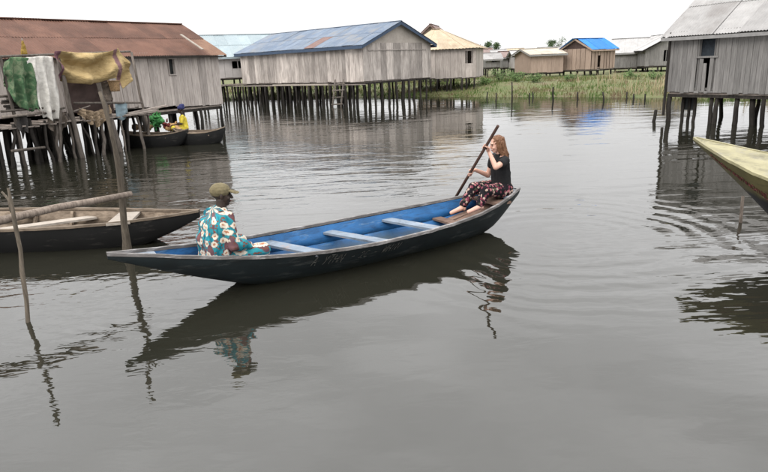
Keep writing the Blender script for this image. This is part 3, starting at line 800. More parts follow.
# ---- the dark canoe moored on the left
dk = Hull((-2.50, 8.02), (-8.6, 8.75), [(0, 0.02, 0.42, 0.01, 0.34), (0.06, 0.16, 0.39, 0.07, 0.16), (0.15, 0.36, 0.36, 0.20, -0.03), (0.30, 0.56, 0.34, 0.36, -0.09), (0.5, 0.64, 0.34, 0.42, -0.1), (0.72, 0.52, 0.36, 0.32, -0.08), (0.9, 0.24, 0.42, 0.1, 0.1), (1, 0.02, 0.48, 0.01, 0.4)])
dcan = thing('canoe', 'dark tarred wooden canoe with bare wood inside moored behind the post', 'canoe', dk.pt(0.4, 0, 0), 'canoes')
dk.build(dcan, 'hull_black', 'inside_wood', 'inside_wood', rim=0.05)
plank_between('thwart', at_z(130, 213, 0.33), at_z(118, 224, 0.36), 0.30, 0.03, 'pale_plank', dcan)
plank_between('thwart', dk.surf(0.305, 0.25, -1, -0.02), dk.surf(0.435, 0.02, 1, -0.02), 0.20, 0.03, 'pale_plank', dcan)
plank_between('thwart', dk.surf(0.47, 0.15, -1, -0.02), dk.surf(0.55, 0.1, 1, -0.02), 0.20, 0.03, 'pale_plank', dcan)
for t_ in (0.22, 0.36, 0.46):
    rb = MB()
    for sd_ in (-1, 1):
        rb.beam(dk.surf(t_, 0.04, sd_, -0.055), dk.surf(t_, 0.9, sd_, -0.055), 0.04, 0.05)
    rb.build('rib', 'inside_wood', dcan)

# ---- the cream decked boat on the right
RB = at_z(695, 139, 1.15)
ra = Vector((0.39, -0.92)).normalized()
yb = Hull((RB.x, RB.y), (RB.x + ra.x * 6.5, RB.y + ra.y * 6.5), [(0, 0.03, 1.15, 0.01, 1.11), (0.06, 0.21, 1.07, 0.03, 0.88), (0.13, 0.40, 0.985, 0.07, 0.60), (0.22, 0.58, 0.89, 0.16, 0.26), (0.35, 0.70, 0.81, 0.32, -0.06), (0.55, 0.74, 0.78, 0.42, -0.12), (0.8, 0.55, 0.85, 0.3, -0.05), (1, 0.05, 1.05, 0.03, 0.7)])
ybt = thing('canoe', 'big olive canoe with cream foredeck jutting in at the right edge', 'canoe', yb.pt(0.5, 0, 0), 'canoes')
yb.build(ybt, 'boat_olive', 'inside_wood', 'boat_cream', rim=0.04)
cap_deck(yb, ybt, 'foredeck', 0.004, 0.40, 'boat_cream', 14, dz=0.016)
def band(h, root, q0, q1, t0, t1, side, material, name, off=0.006, n=30):
    v = []; f = []
    for i in range(n):
        t = t0 + (t1 - t0) * i / (n - 1)
        v += [h.surf(t, q0, side, off), h.surf(t, q1, side, off)]
    f = [(i * 2, i * 2 + 1, i * 2 + 3, i * 2 + 2) for i in range(n - 1)]
    return part(name, v, f, material, root)
write(yb, ybt, 'THWACNIYAHUTWACHINCAUHNAYTWI', 0.06, 0.0080, 0.30, 0.42, -1, 'red_paint', slant=0.1, wd=0.010)
# stake under the cream bow
mp_ = MB(); p, r = crooked(at_z(742, 225, 0) + Vector((0, 0, -0.5)), at_y(743, 196, 7.9), 0.022, 0.02, 4, 0.006)
tag(mp_.tube(p, r, 7).build('stake', 'pole', None, True, org=at_z(742, 225, 0)), 'short pale stake in the water under the cream boat', 'stake')
# stub further out
p, r = crooked(at_z(652, 121, 0) + Vector((0, 0, -0.5)), at_y(656, 110, 20.6), 0.06, 0.05, 4, 0.02)
tag(MB().tube(p, r, 7).build('stake', 'stilt', None, True, org=at_z(654, 122, 0)), 'lone dark leaning stub in the water left of the grey house', 'stake')

# ================================================================== mooring posts on the left
pb = at_y(127, 252, 7.55); pb.z = -0.6
pp = [pb, at_y(127.5, 252, 7.55), at_y(126.5, 240, 7.5), at_y(124, 222, 7.48), at_y(122, 196, 7.46), at_y(119.5, 170, 7.46), at_y(115, 148, 7.46), at_y(110, 126, 7.5), at_y(104, 104, 7.52), at_y(100, 92, 7.55)]
tag(MB().tube(pp, [0.07, 0.066, 0.05, 0.042, 0.040, 0.041, 0.028, 0.027, 0.025, 0.022], 9).build('mooring_post', 'post_wood', None, True, org=pb),
    'tall crooked bare wood post standing in water beside the dark canoe', 'post')
sb = at_z(28, 322, 0); sb.z = -0.5
pp = [sb, at_z(28, 322, 0), at_y(26.5, 300, 5.42), at_y(22, 272, 5.44), at_y(20.5, 250, 5.46), at_y(15, 224, 5.49), at_y(12, 205, 5.5), at_y(8, 188, 5.52)]
MBs = MB().tube(pp, [0.022, 0.021, 0.020, 0.022, 0.018, 0.020, 0.016, 0.011], 8)
MBs.tube([at_y(12, 212, 5.5), at_y(9, 200, 5.55), at_y(2, 192, 5.6)], [0.018, 0.015, 0.01], 6)
tag(MBs.build('mooring_post', 'post_wood', None, True, org=sb), 'thin crooked stick with a forked top at the left edge', 'post')
pp = [at_y(131, 194, 7.36), at_y(100, 200, 7.0), at_y(60, 207, 6.62), at_y(14, 217.5, 6.2), at_y(-25, 227, 6.0), at_y(-60, 235, 5.8)]
tag(MB().tube(pp, [0.036, 0.038, 0.041, 0.044, 0.046, 0.046], 9).build('pole', 'pole', None, True, org=pp[3]), 'long horizontal pole resting between the tall post and the stick', 'pole')

# ================================================================== houses
Z = Vector((0, 0, 1))
# ---- the long house with the blue roof
A = at_y(362, 43, 35.5); b = math.radians(47)
vv = Vector((math.cos(b), math.sin(b), 0)); uu = Vector((-math.sin(b), math.cos(b), 0))
L2, W2 = 11.8, 6.2
def st2(A, u, v):
    r = []
    s = 0.15
    while s < L2: r.append(A + u * s + v * 0.1); s += random.uniform(0.38, 0.62)
    s = 0.3
    while s < L2: r.append(A + u * s + v * random.uniform(1.6, 2.0)); s += random.uniform(0.7, 1.0)
    s = 0.3
    while s < L2: r.append(A + u * s + v * random.uniform(3.8, 4.3)); s += random.uniform(0.9, 1.3)
    s = 0.5
    while s < W2: r.append(A + v * s + u * 0.1); s += random.uniform(0.45, 0.7)
    return r
blue_special = lambda fr, j, n: 'roof_rust_patch' if (j == 0 and 0.30 < fr < 0.38) else None
h2 = gable_house('stilt_house', 'long pale plank stilt house with faded blue iron roof', A, uu, L2, vv, W2, 1.32, 3.42, 4.62, 'plank_blue_house', 'roof_blue', 0.34, 0.28,
                 holes_front=(), gable=(0.62,), gable_mat='plaster', trim='blue_trim', group='stilt houses', special=blue_special, stilt_fn=st2, trim_h=0.17)
MB().box(Vector((A.x, A.y, 0)) + vv * (W2 / 2) - uu * 0.035 + Z * 3.02, vv * (W2 * 0.86), uu * 0.03, Z * 0.06).build('lintel', 'plank_blue_house', h2)
MB().box(Vector((A.x, A.y, 0)) + uu * 5.6 - vv * 0.03 + Z * 3.1, uu * 0.75, vv * 0.03, Z * 0.06).build('lintel', 'plank_blue_house', h2)
# walkway along the long side, boards laid lengthwise
Ad = Vector((A.x, A.y, 0))
for k in range(3):
    for j in range(4):
        s0, s1 = -0.2 + j * 3.6, -0.2 + (j + 1) * 3.6 - 0.05
        MB().box(Ad + uu * (s0 + s1) / 2 - vv * (0.16 + k * 0.27) + Z * (1.17 + random.uniform(-0.01, 0.01)), uu * (s1 - s0), vv * 0.25, Z * 0.035).build('walkway_board', 'deck', h2)
MB().box(Ad + uu * 4.6 - vv * 0.93 + Z * 1.22, uu * 5.2, vv * 0.06, Z * 0.09).build('walkway_board', 'pale_plank', h2)
stilts(h2, [Ad + uu * s_ - vv * 0.85 for s_ in np.arange(0.1, 13.5, 0.62)], 1.15)
# ladder
lad = thing('ladder', 'rough pole ladder climbing from water to the walkway of the blue roofed house', 'ladder', Ad - vv * 1.4 + uu * 0.9)
for s_ in (0.55, 1.25):
    MB().tube([Ad + uu * s_ - vv * 1.5 + Z * -0.5, Ad + uu * (s_ + 0.03) - vv * 1.02 + Z * 1.5], [0.05, 0.045], 6).build('ladder_rail', 'porch_pole', lad, True)
for z_ in (0.12, 0.5, 0.88, 1.22):
    q_ = 1.5 - 0.48 * (z_ + 0.5) / 2
    MB().tube([Ad + uu * 0.45 - vv * q_ + Z * (z_ + 0.04), Ad + uu * 1.35 - vv * q_ + Z * z_], [0.038, 0.038], 6).build('rung', 'porch_pole', lad, True)

# ---- the house with the rusty red roof on the left
A1 = Vector((-5.98, 23.8, 0)); u1 = Vector((-0.573, -0.82, 0)).normalized(); v1 = Vector((-0.82, 0.573, 0)).normalized()
def st1(A, u, v):
    r = []
    for row, dv in ((0.12, 0.75), (1.5, 0.9), (3.0, 1.1)):
        s = 0.1
        while s < 12.5: r.append(A + u * s + v * (row + random.uniform(-.1, .1))); s += dv * random.uniform(0.7, 1.3)
    return r
h1 = gable_house('stilt_house', 'weathered plank stilt house with rusty red iron roof and hanging cloths', A1, u1, 13.0, v1, 4.4, 1.0, 2.92, 4.05, 'plank_red_house', 'roof_red', 0.165, 0.22,
                 holes_front=((2.0, 2.26, 2.18, 2.72),), zb=lambda s: 1.0 + min(0.22, 0.05 * s), trim='stilt', group='stilt houses', stilt_fn=st1, sheet_w=0.8, trim_h=0.05, special=lambda fr, j, n: 'roof_rust_tan' if (j == 0 and fr < 0.02) or (j == 0 and 0.62 < fr < 0.66) else None)
MB().box(A1 + u1 * 2.13 + v1 * 0.09 + Z * 2.45, u1 * 0.3, v1 * 0.02, Z * 0.6).build('dark_backing', 'dark_sheet', h1)  # dark panel behind the window opening, in place of the unlit interior
MB().beam(at_y(181, 36, 23.4) + Z * 0.05, at_y(203, 51, 22.9) + Z * 0.05, 0.10, 0.03).build('roof_batten', 'pale_plank', h1)

# ---- the grey house on the right
A4 = Vector((9.66, 20.6, 0)); u4 = Vector((1.60, -2.70, 0)).normalized(); v4 = Vector((u4.y * -1, u4.x, 0)); v4 = v4 if v4.y > 0 else -v4
def s_at(px, A_, u_):   # distance along a wall line where a sight line crosses it
    d = ray(px, 70); k = d.x / d.y
    return (k * A_.y - A_.x) / (u_.x - k * u_.y)
sw0, sw1 = s_at(697.5, A4, u4), s_at(715.5, A4, u4)
sg0, sg1 = s_at(696, A4, u4), s_at(706, A4, u4)
def st4(A, u, v):
    r = []
    for px in (670, 712, 718, 738, 752, 766, 780, 800):
        r.append(A + u * s_at(px, A, u) + v * random.uniform(0.02, 0.25))
    for s in np.arange(0.6, 8, 1.15): r.append(A + u * s + v * (2.2 + random.uniform(-.3, .3)))
    return r
h4 = gable_house('stilt_house', 'grey plank stilt house at right with one dark window', A4, u4, 8.0, v4, 5.0, 0.96, 2.86, 4.6, 'plank_grey', 'roof_grey', 0.15, 0.22,
                 holes_front=((sw0, sw1, 2.05, 2.74), (sw0 - 0.02, sw0 + 0.5, 1.02, 2.05)), trim='grey_trim', group='stilt houses', stilt_fn=st4, trim_h=0.10)
MB().box(A4 + u4 * (sw0 + sw1) / 2 + v4 * 0.10 + Z * 2.4, u4 * (sw1 - sw0 + 0.1), v4 * 0.02, Z * 0.75).build('dark_backing', 'window_dark', h4)  # dark bluish panel standing in for the gloom inside the window
for s_, z0_, z1_, tl in ((sw0 + 0.10, 1.0, 2.0, 0.03), (sw0 + 0.24, 0.98, 1.86, -0.04), (sw0 + 0.44, 1.0, 2.04, 0.03)):
    o_ = A4 + u4 * s_ - v4 * 0.005 + Z * z0_
    inst('loose_plank', plank_mesh('plank_grey', 2), frame(o_, u4, v4, (Z + u4 * tl).normalized(), (0.12, 0.022, z1_ - z0_)), h4)
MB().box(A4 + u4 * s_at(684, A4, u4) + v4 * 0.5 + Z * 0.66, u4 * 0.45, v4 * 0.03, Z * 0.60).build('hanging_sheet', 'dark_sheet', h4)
for px in (678, 684, 690):
    p = A4 + u4 * s_at(px, A4, u4) + v4 * 0.46
    MB().tube(*crooked(p + Z * -0.5, p + Z * 0.9, 0.055, 0.05, 5, 0.025), 6).build('stilt', 'stilt', h4, True)
MB().beam(A4 - u4 * 0.06 - v4 * 0.02 + Z * 0.2, A4 - u4 * 0.03 - v4 * 0.02 + Z * 2.85, 0.07, 0.07).build('corner_post', 'stilt', h4)

# ---- the tan-roofed house behind the blue one: hipped roof
def hip_house(name, label, A, u, L, v, W, z0, ze, zr, wallmat, roofmat, pw, over=0.35, holes=(), group='stilt houses', ridge=(0.45, 0.5), stilt_pts=None, side_planks=True):
    A = Vector((A[0], A[1], 0)); u = Vector((u[0], u[1], 0)).normalized(); v = Vector((v[0], v[1], 0)).normalized()
    root = thing(name, label, 'house', A, group)
    plank_wall(root, A, A + u * L, z0, ze, wallmat, pw, v, holes)
    if side_planks: plank_wall(root, A + u * L + v * 0.02, A + u * L + v * W, z0, ze, wallmat, pw, -u, (), name='side_wall')
    MB().box(A + u * L / 2 + v * W + Z * (z0 + ze) / 2, u * L, v * 0.03, Z * (ze - z0)).build('back_wall', wallmat, root)
    MB().box(A + u * 0.02 + v * W / 2 + Z * (z0 + ze) / 2, u * 0.03, v * (W - 0.1), Z * (ze - z0)).build('end_wall', wallmat, root)
    MB().box(A + u * L / 2 + v * W / 2 + Z * (z0 - 0.03), u * (L - 0.1), v * (W - 0.1), Z * 0.06).build('floor_deck', 'deck', root)
    e = over
    C = [A - u * e - v * e, A + u * (L + e) - v * e, A + u * (L + e) + v * (W + e), A - u * e + v * (W + e)]
    C = [c + Z * (ze - 0.12) for c in C]
    r0, r1 = A + u * (L * ridge[0]) + v * W / 2 + Z * zr, A + u * (L * ridge[1]) + v * W / 2 + Z * zr
    dn_ = Z * -0.05
    faces = [(C[0], C[1], r1, r0), (C[1], C[2], r1), (C[2], C[3], r0, r1), (C[3], C[0], r0)]
    roof = MB().beam(r0 + Z * 0.02, r1 + Z * 0.04 + u * 0.01, 0.2, 0.03).build('roof', roofmat, root)
    for fc in faces:
        # each face in sheets running up the slope
        a, b_ = fc[0], fc[1]; top0, top1 = (fc[3], fc[2]) if len(fc) == 4 else (fc[2], fc[2])
        n = max(3, round((b_ - a).length / 0.85))
        nr = (b_ - a).cross(top0 - a).normalized()
        if nr.z < 0: nr = -nr
        for i in range(n):
            p0, p1 = a.lerp(b_, i / n), a.lerp(b_, (i + 1) / n); q0, q1 = top0.lerp(top1, i / n), top0.lerp(top1, (i + 1) / n)
            off = nr * (0.012 * (i % 2))
            k = 8; vs = []; fs = []
            for j in range(k + 1):
                for (P_, Q_) in ((p0, p1),): vs.append(P_.lerp(Q_, j / k) + off + nr * 0.016 * math.cos(j * math.pi))
            for j in range(k + 1): vs.append(q0.lerp(q1, j / k) + off)
            fs = [(j, j + 1, k + 2 + j, k + 1 + j) for j in range(k)]
            part('roof_sheet', vs, fs, roofmat, roof)
    if stilt_pts: stilts(root, stilt_pts(A, u, v), z0 - 0.05)
    return root
A3 = at_y(429, 79, 43.2); B3 = at_y(476, 77, 42.3); u3 = Vector((B3.x - A3.x, B3.y - A3.y, 0)); L3 = u3.length; u3.normalize(); v3 = Vector((-u3.y, u3.x, 0))
A3s = A3 - u3 * 1.6
def st3(A, u, v):
    return [A + u * s for s in (0.2, 0.9, 1.7, 2.2, 2.9, 3.15, 3.9, 4.2, 4.75)] + [A + u * s + v * 2 for s in (0.6, 1.9, 3.0, 4.1)]
h3 = hip_house('stilt_house', 'small plank stilt house with tan hipped roof behind the blue roofed one', A3s, u3, L3 + 1.6, v3, 4.2, 1.13, 3.15, 4.45, 'plank_red_house', 'roof_tan', 0.26, 0.3,
               holes=((L3 + 1.6 - 0.62, L3 + 1.6 - 0.28, 2.05, 2.85),), ridge=(0.30, 0.42), stilt_pts=st3)
# brown roof peeping over it
P = at_y(430, 28, 52)
gable_house('stilt_house', 'brown iron roofed hut peeping over the tan hipped roof', (P.x - 1.2, P.y + 0.5), (0.25, 0.97), 4, (0.97, -0.25), 2.6, 1.2, 4.1, 5.2, 'plank_tan', 'roof_brown', 0.4, group='stilt houses', gable=(0.4,), gable_mat='plank_tan', trim='roof_brown',
            stilt_fn=lambda A, u, v: [A + u * s + v * t for s in (0.2, 2, 3.8) for t in (0.2, 2.4)])

# ---- pale blue roofed house far left between the two
P = at_y(226, 80, 44.0); Q = at_y(262, 80, 45.0)
uL = Vector((Q.x - P.x, Q.y - P.y, 0)).normalized(); vL = Vector((-uL.y, uL.x, 0))
S0 = P - uL * 1.6
hL = gable_house('stilt_house', 'pale walled stilt house with light blue roof between red and blue roofs', (S0.x, S0.y), uL, 8, vL, 5.5, 1.75, 3.3, 4.75, 'whitewash', 'roof_paleblue', 0.7, 0.3, holes_front=((s_at(232.5, Vector((S0.x, S0.y, 0)), uL), s_at(238.5, Vector((S0.x, S0.y, 0)), uL), 2.35, 2.85),), group='stilt houses', trim='roof_paleblue',
                 stilt_fn=lambda A, u, v: [A + u * s + v * t for s in (0.2, 1.4, 2.6, 3.8, 5, 6.5, 7.8) for t in (0.2, 2.4)])
wl = MB().box(Vector((S0.x, S0.y, 0)) + uL * 3 - vL * 0.7 + Z * 1.27, uL * 9, vL * 1.2, Z * 0.08).build('walkway', 'deck', hL)
stilts(hL, [Vector((S0.x, S0.y, 0)) + uL * s - vL * 1.1 for s in np.arange(-1, 7, 0.8)], 1.22)
MB().beam(Vector((S0.x, S0.y, 1.3)) + uL * 0.55 - vL * 0.9, Vector((S0.x, S0.y, 3.0)) + uL * 0.55 - vL * 0.9, 0.1, 0.1).build('porch_post', 'plank_grey', hL)
MB().beam(Vector((S0.x, S0.y, 3.0)) - uL * 0.6 - vL * 0.9, Vector((S0.x, S0.y, 3.0)) + uL * 1.3 - vL * 0.9, 0.1, 0.08).build('porch_beam', 'plank_grey', hL)

# ---- houses on the far bank
def far_house(name, label, pxl, pxr, ybase, yeave, Yl, Yr, W, zr_add, wallmat, roofmat, pw=0.5, holes=(), gable=None, trim='grey_trim', gable_mat=None, over=0.25, flip=False):
    a = at_y(pxl, ybase, Yl); b_ = at_y(pxr, ybase, Yr); e = at_y(pxl, yeave, Yl)
    u = Vector((b_.x - a.x, b_.y - a.y, 0)); L = u.length; u.normalize(); v = Vector((-u.y, u.x, 0))
    z0 = min(a.z, b_.z)
    gz = land_z(a.x, a.y)
    if flip: a, u = b_, -u
    return gable_house(name, label, (a.x, a.y), u, L, v, W, z0, e.z, e.z + zr_add, wallmat, roofmat, pw, over, holes_front=holes, gable=gable, group='houses on the far bank', trim=trim, gable_mat=gable_mat, sheet_rows=1, sheet_w=1.0,
                       stilt_fn=lambda A, u, v: [A + u * s + v * t for s in np.linspace(0.2, L - 0.2, max(2, int(L / 0.9))) for t in (0.15, W * 0.6)])
P0 = at_y(596, 70, 52); P1 = at_y(618, 69, 54); PL = at_y(568, 70, 54.5)
uB = Vector((P1.x - P0.x, P1.y - P0.y, 0)).normalized()
# tan house under the bright blue roof: gable wall to the left, long wall to the right
hb = gable_house('bank_house', 'tan boarded house with bright blue roof on the far bank', (P0.x - 0.6, P0.y - 0.5), (0.80, 0.60), 3.4, (-0.76, 0.65), 2.7, 1.12, 2.80, 3.6, 'plank_tan', 'roof_brightblue', 0.45, 0.2, gable=(0.45,), gable_mat='maroon_panel', trim='plank_tan', group='houses on the far bank', holes_front=((0.9, 1.35, 1.15, 2.2),),
                 sheet_rows=1, stilt_fn=lambda A, u, v: [A + u * s + v * t for s in (0.2, 1.2, 2.2, 3.2) for t in (0.2, 1.3, 2.5)])
far_house('bank_house', 'low tan boarded house with flat pale roof left of the bright blue roof', 531, 563, 71.5, 54, 51.5, 52.2, 3.0, 0.42, 'plank_tan', 'roof_pale_tan', 0.45)
far_house('bank_house', 'grey boarded house with whitish roof right of the bright blue roof', 613, 646, 67, 52, 57, 56, 4.5, 1.15, 'plank_grey', 'roof_white', 0.45)
hg = gable_house('bank_house', 'grey gabled house with whitish roof partly behind the right house', (at_y(644, 67, 54).x, 54), (0.12, 0.99), 6, (0.99, -0.12), 4.6, 1.15, 2.6, 3.75, 'plank_grey', 'roof_white', 0.4, 0.3, gable=(0.4,), gable_mat='plank_grey', trim='stilt', group='houses on the far bank', holes_gable=((1.4, 1.75, 1.5, 2.4),), sheet_rows=1,
                 stilt_fn=lambda A, u, v: [A + u * s + v * t for s in (0.2, 3) for t in (0.2, 1.2, 2.4, 3.4, 4.4)])
vil = [(476, 488, 66, 54.5, 66, 66, 'plank_tan', 'roof_brown', 'brown hut at the left end of the distant village'), (486, 500, 67, 58.5, 60, 60, 'plank_grey', 'roof_grey', 'low grey shack in front of the brown hut'),
       (494, 506, 65, 54.5, 70, 70, 'whitewash', 'roof_white', 'small pale hut right of the low grey shack'), (503, 517, 67, 56.5, 63, 63, 'plank_grey', 'roof_brown', 'grey hut with reddish roof in the distant village'),
       (515, 529, 68, 56, 59, 59, 'whitewash', 'roof_white', 'pale shack just left of the low tan house'),
       (536, 560, 60, 51, 100, 98, 'plank_grey', 'roof_grey', 'grey roof showing above the low tan house'), (508, 524, 62, 52.5, 88, 88, 'plank_tan', 'roof_tan', 'far tan roofed hut behind the pale shack'),
       (584, 604, 60, 48, 92, 95, 'whitewash', 'roof_white', 'pale roof peeping behind the bright blue roof'), (480, 492, 62, 52, 92, 92, 'plank_grey', 'roof_brown', 'far dark roofed hut behind the brown hut')]
for (xl, xr, yb_, ye, Yl, Yr, wm, rm_, lb) in vil:
    far_house('village_house', lb, xl, xr, yb_, ye, Yl, Yr, 2.6, 0.5, wm, rm_, 0.5, holes=((0.5, 0.9, at_y(xl, yb_, Yl).z + 0.4, at_y(xl, yb_, Yl).z + 1.0),))

# ---- tree in the distance
def tree(label, base, h, cr, n, seed):
    r = random.Random(seed); root = thing('tree', label, 'tree', base)
    b0 = Vector(base)
    tk = MB().tube([b0 - Z * 0.3, b0 + Z * h * 0.35 + Vector((0.1, 0, 0)), b0 + Z * h * 0.75], [0.22, 0.16, 0.05], 7)
    cl = []
    for i in range(9):
        c = b0 + Z * h * r.uniform(0.5, 0.95) + Vector((r.uniform(-1, 1) * cr, r.uniform(-1, 1) * cr, 0)); cl.append((c, cr * r.uniform(0.25, 0.5)))
        tk.tube([b0 + Z * h * r.uniform(0.3, 0.5), c], [0.07, 0.02], 5)
    tk.build('trunk', 'canvas_tree', root, True)
    v = []; f = []
    for i in range(n):
        c, s = r.choice(cl)
        p = c + Vector((r.gauss(0, 1), r.gauss(0, 1), r.gauss(0, 0.8))) * s * 0.6
        a = Vector((r.uniform(-1, 1), r.uniform(-1, 1), r.uniform(-1, 1))).normalized() * 0.16; d = a.orthogonal().normalized() * 0.09
        k = len(v); v += [p - a, p + d, p + a, p - d]; f.append((k, k + 1, k + 2, k + 3))
    part('crown', v, f, 'leaf', root)
tb = at_y(489.5, 62, 110); tree('small dark tree rising above the distant village roofs', (tb.x, tb.y, land_z(tb.x, tb.y)), 4.4, 1.3, 1500, 3)
tb = at_y(556, 60, 150); tree('faint far tree over the low tan house', (tb.x, tb.y, land_z(tb.x, tb.y)), 5.6, 1.6, 900, 5)

# ---- stakes along the far shore
for k, px in enumerate([487, 496, 512.5, 529, 533, 552.5, 578, 603, 628, 634, 645]):
    Yp = 34 + random.uniform(-2.2, 1.6) - (px - 560) * 0.035
    top = at_y(px + random.uniform(-1, 1), random.choice([87, 93, 95, 82, 92, 94, 90]), Yp); 
    base = Vector((top.x + random.gauss(0, 0.06), top.y, -0.4))
    p, r = crooked(base, top, 0.05, 0.035, 4, 0.03)
    tag(MB().tube(p, r, 6).build('shore_stake', 'stilt', None, True, org=(base.x, base.y, 0)), ('%s from the left of the thin dark stakes in the far shallows' % ['first', 'second', 'third', 'fourth', 'fifth', 'sixth', 'seventh', 'eighth', 'ninth', 'tenth', 'eleventh'][k]), 'stake', 'stakes along the far shore')

# ================================================================== people
def uvsphere(n=10, k=7):
    r = []
    for i in range(1, k):
        th = math.pi * i / k
        for j in range(n):
            ph = 2 * math.pi * j / n; r.append(Vector((math.sin(th) * math.cos(ph), math.sin(th) * math.sin(ph), math.cos(th))))
    return r + [Vector((0, 0, 1)), Vector((0, 0, -1))]
SPH = uvsphere()
def blob(name, prims, material, parent, voxel=0.006, smooth=4, wrinkle=0.0, wscale=14.0, seed=0.0):
    """capsules ('c',p0,r0,p1,r1) and ellipsoids ('e',centre,radii,3x3) fused into one continuous skin"""
    bm = bmesh.new()
    for pr in prims:
        if pr[0] == 'c':
            vs = [bm.verts.new(Vector(pr[1]) + d * pr[2]) for d in SPH] + [bm.verts.new(Vector(pr[3]) + d * pr[4]) for d in SPH]
        else:
            rt = pr[3] if len(pr) > 3 and pr[3] is not None else Matrix.Identity(3)
            vs = [bm.verts.new(Vector(pr[1]) + rt @ Vector((d.x * pr[2][0], d.y * pr[2][1], d.z * pr[2][2]))) for d in SPH]
        res = bmesh.ops.convex_hull(bm, input=vs)
        dele = [e for e in res['geom_interior'] if isinstance(e, bmesh.types.BMVert)]
        if dele: bmesh.ops.delete(bm, geom=dele, context='VERTS')
    og = ORG[parent]
    bmesh.ops.translate(bm, verts=bm.verts, vec=-og)
    me = bpy.data.meshes.new(name); bm.to_mesh(me); bm.free()
    tmp = bpy.data.objects.new(name + '_tmp', me); COL.objects.link(tmp)
    md = tmp.modifiers.new('r', 'REMESH'); md.mode = 'VOXEL'; md.voxel_size = voxel; md.use_smooth_shade = True
    sm = tmp.modifiers.new('s', 'SMOOTH'); sm.factor = 0.5; sm.iterations = smooth
    dg = bpy.context.evaluated_depsgraph_get(); dg.update()
    me2 = bpy.data.meshes.new_from_object(tmp.evaluated_get(dg), depsgraph=dg)
    bpy.data.objects.remove(tmp); bpy.data.meshes.remove(me)
    me2.materials.clear(); me2.materials.append(M[material])
    if wrinkle:
        co = np.empty(len(me2.vertices) * 3); nr = np.empty_like(co)
        me2.vertices.foreach_get('co', co); me2.vertices.foreach_get('normal', nr)
        co = co.reshape(-1, 3); nr = nr.reshape(-1, 3)
        d = np.array([noise.noise(Vector((c[0] * wscale + seed, c[1] * wscale, c[2] * wscale * 0.55))) + 0.5 * noise.noise(Vector((c[0] * wscale * 2.1, c[1] * wscale * 2.1 + seed, c[2] * wscale * 1.6))) for c in co])
        co += nr * (d * wrinkle)[:, None]
        me2.vertices.foreach_set('co', co.ravel())
    me2.polygons.foreach_set('use_smooth', [True] * len(me2.polygons)); me2.update()
    me2.name = name
    o = bpy.data.objects.new(name, me2); link(o, parent); ORG[o] = og
    return o

class Fig:
    """local frame: f forward, l left, u up, from an origin on the seat"""
    def __init__(s, org, fwd):
        s.o = Vector(org); s.f = Vector((fwd[0], fwd[1], 0)).normalized(); s.u = Vector((0, 0, 1)); s.l = s.u.cross(s.f)
    def __call__(s, f, l, u): return s.o + s.f * f + s.l * l + s.u * u
    def rot(s): return Matrix((s.f, s.l, s.u)).transposed()
def head_prims(c, f, u, k=1.0):
    """c = head centre; f faces forward"""
    f = Vector(f).normalized(); l = Vector(u).cross(f).normalized(); u = f.cross(l).normalized()
    Rm = Matrix((f, l, u)).transposed()
    P = lambda a, b, d: Vector(c) + (f * a + l * b + u * d) * k
    E = lambda a, b, d, r: ('e', P(a, b, d), tuple(x * k for x in r), Rm)
    pr = [E(-0.012, 0, 0.035, (0.094, 0.074, 0.088)), E(0.030, 0, -0.025, (0.058, 0.060, 0.085)), E(0.045, 0, -0.085, (0.036, 0.036, 0.028)),
          ('c', P(0.088, 0, 0.012), 0.008 * k, P(0.108, 0, -0.026), 0.013 * k), E(0.100, 0.012, -0.030, (0.010, 0.009, 0.008)), E(0.100, -0.012, -0.030, (0.010, 0.009, 0.008)),
          E(0.072, 0, 0.032, (0.018, 0.05, 0.012)), E(0.083, 0, -0.056, (0.012, 0.022, 0.007)), E(0.079, 0, -0.067, (0.012, 0.019, 0.007)),
          E(0.055, 0.035, -0.030, (0.03, 0.02, 0.022)), E(0.055, -0.035, -0.030, (0.03, 0.02, 0.022))]
    for sd_ in (-1, 1):
        pr.append(E(-0.008, 0.076 * sd_, -0.005, (0.018, 0.010, 0.032)))
    return pr, P, Rm
def face_parts(root, P, Rm, k=1.0, lip='lip', brow='hair_black'):
    for sd_ in (-1, 1):
        blob('eye', [('e', P(0.080, 0.031 * sd_, 0.008), (0.010 * k, 0.014 * k, 0.0075 * k), Rm)], 'eye', root, 0.003, 1)
        blob('eyebrow', [('c', P(0.088, 0.016 * sd_, 0.030), 0.004, P(0.076, 0.050 * sd_, 0.030), 0.003)], brow, root, 0.003, 1)
    blob('mouth', [('c', P(0.090, 0.018, -0.060), 0.0045, P(0.090, -0.018, -0.060), 0.0045), ('c', P(0.094, 0.008, -0.060), 0.005, P(0.094, -0.008, -0.060), 0.005)], lip, root, 0.003, 1)
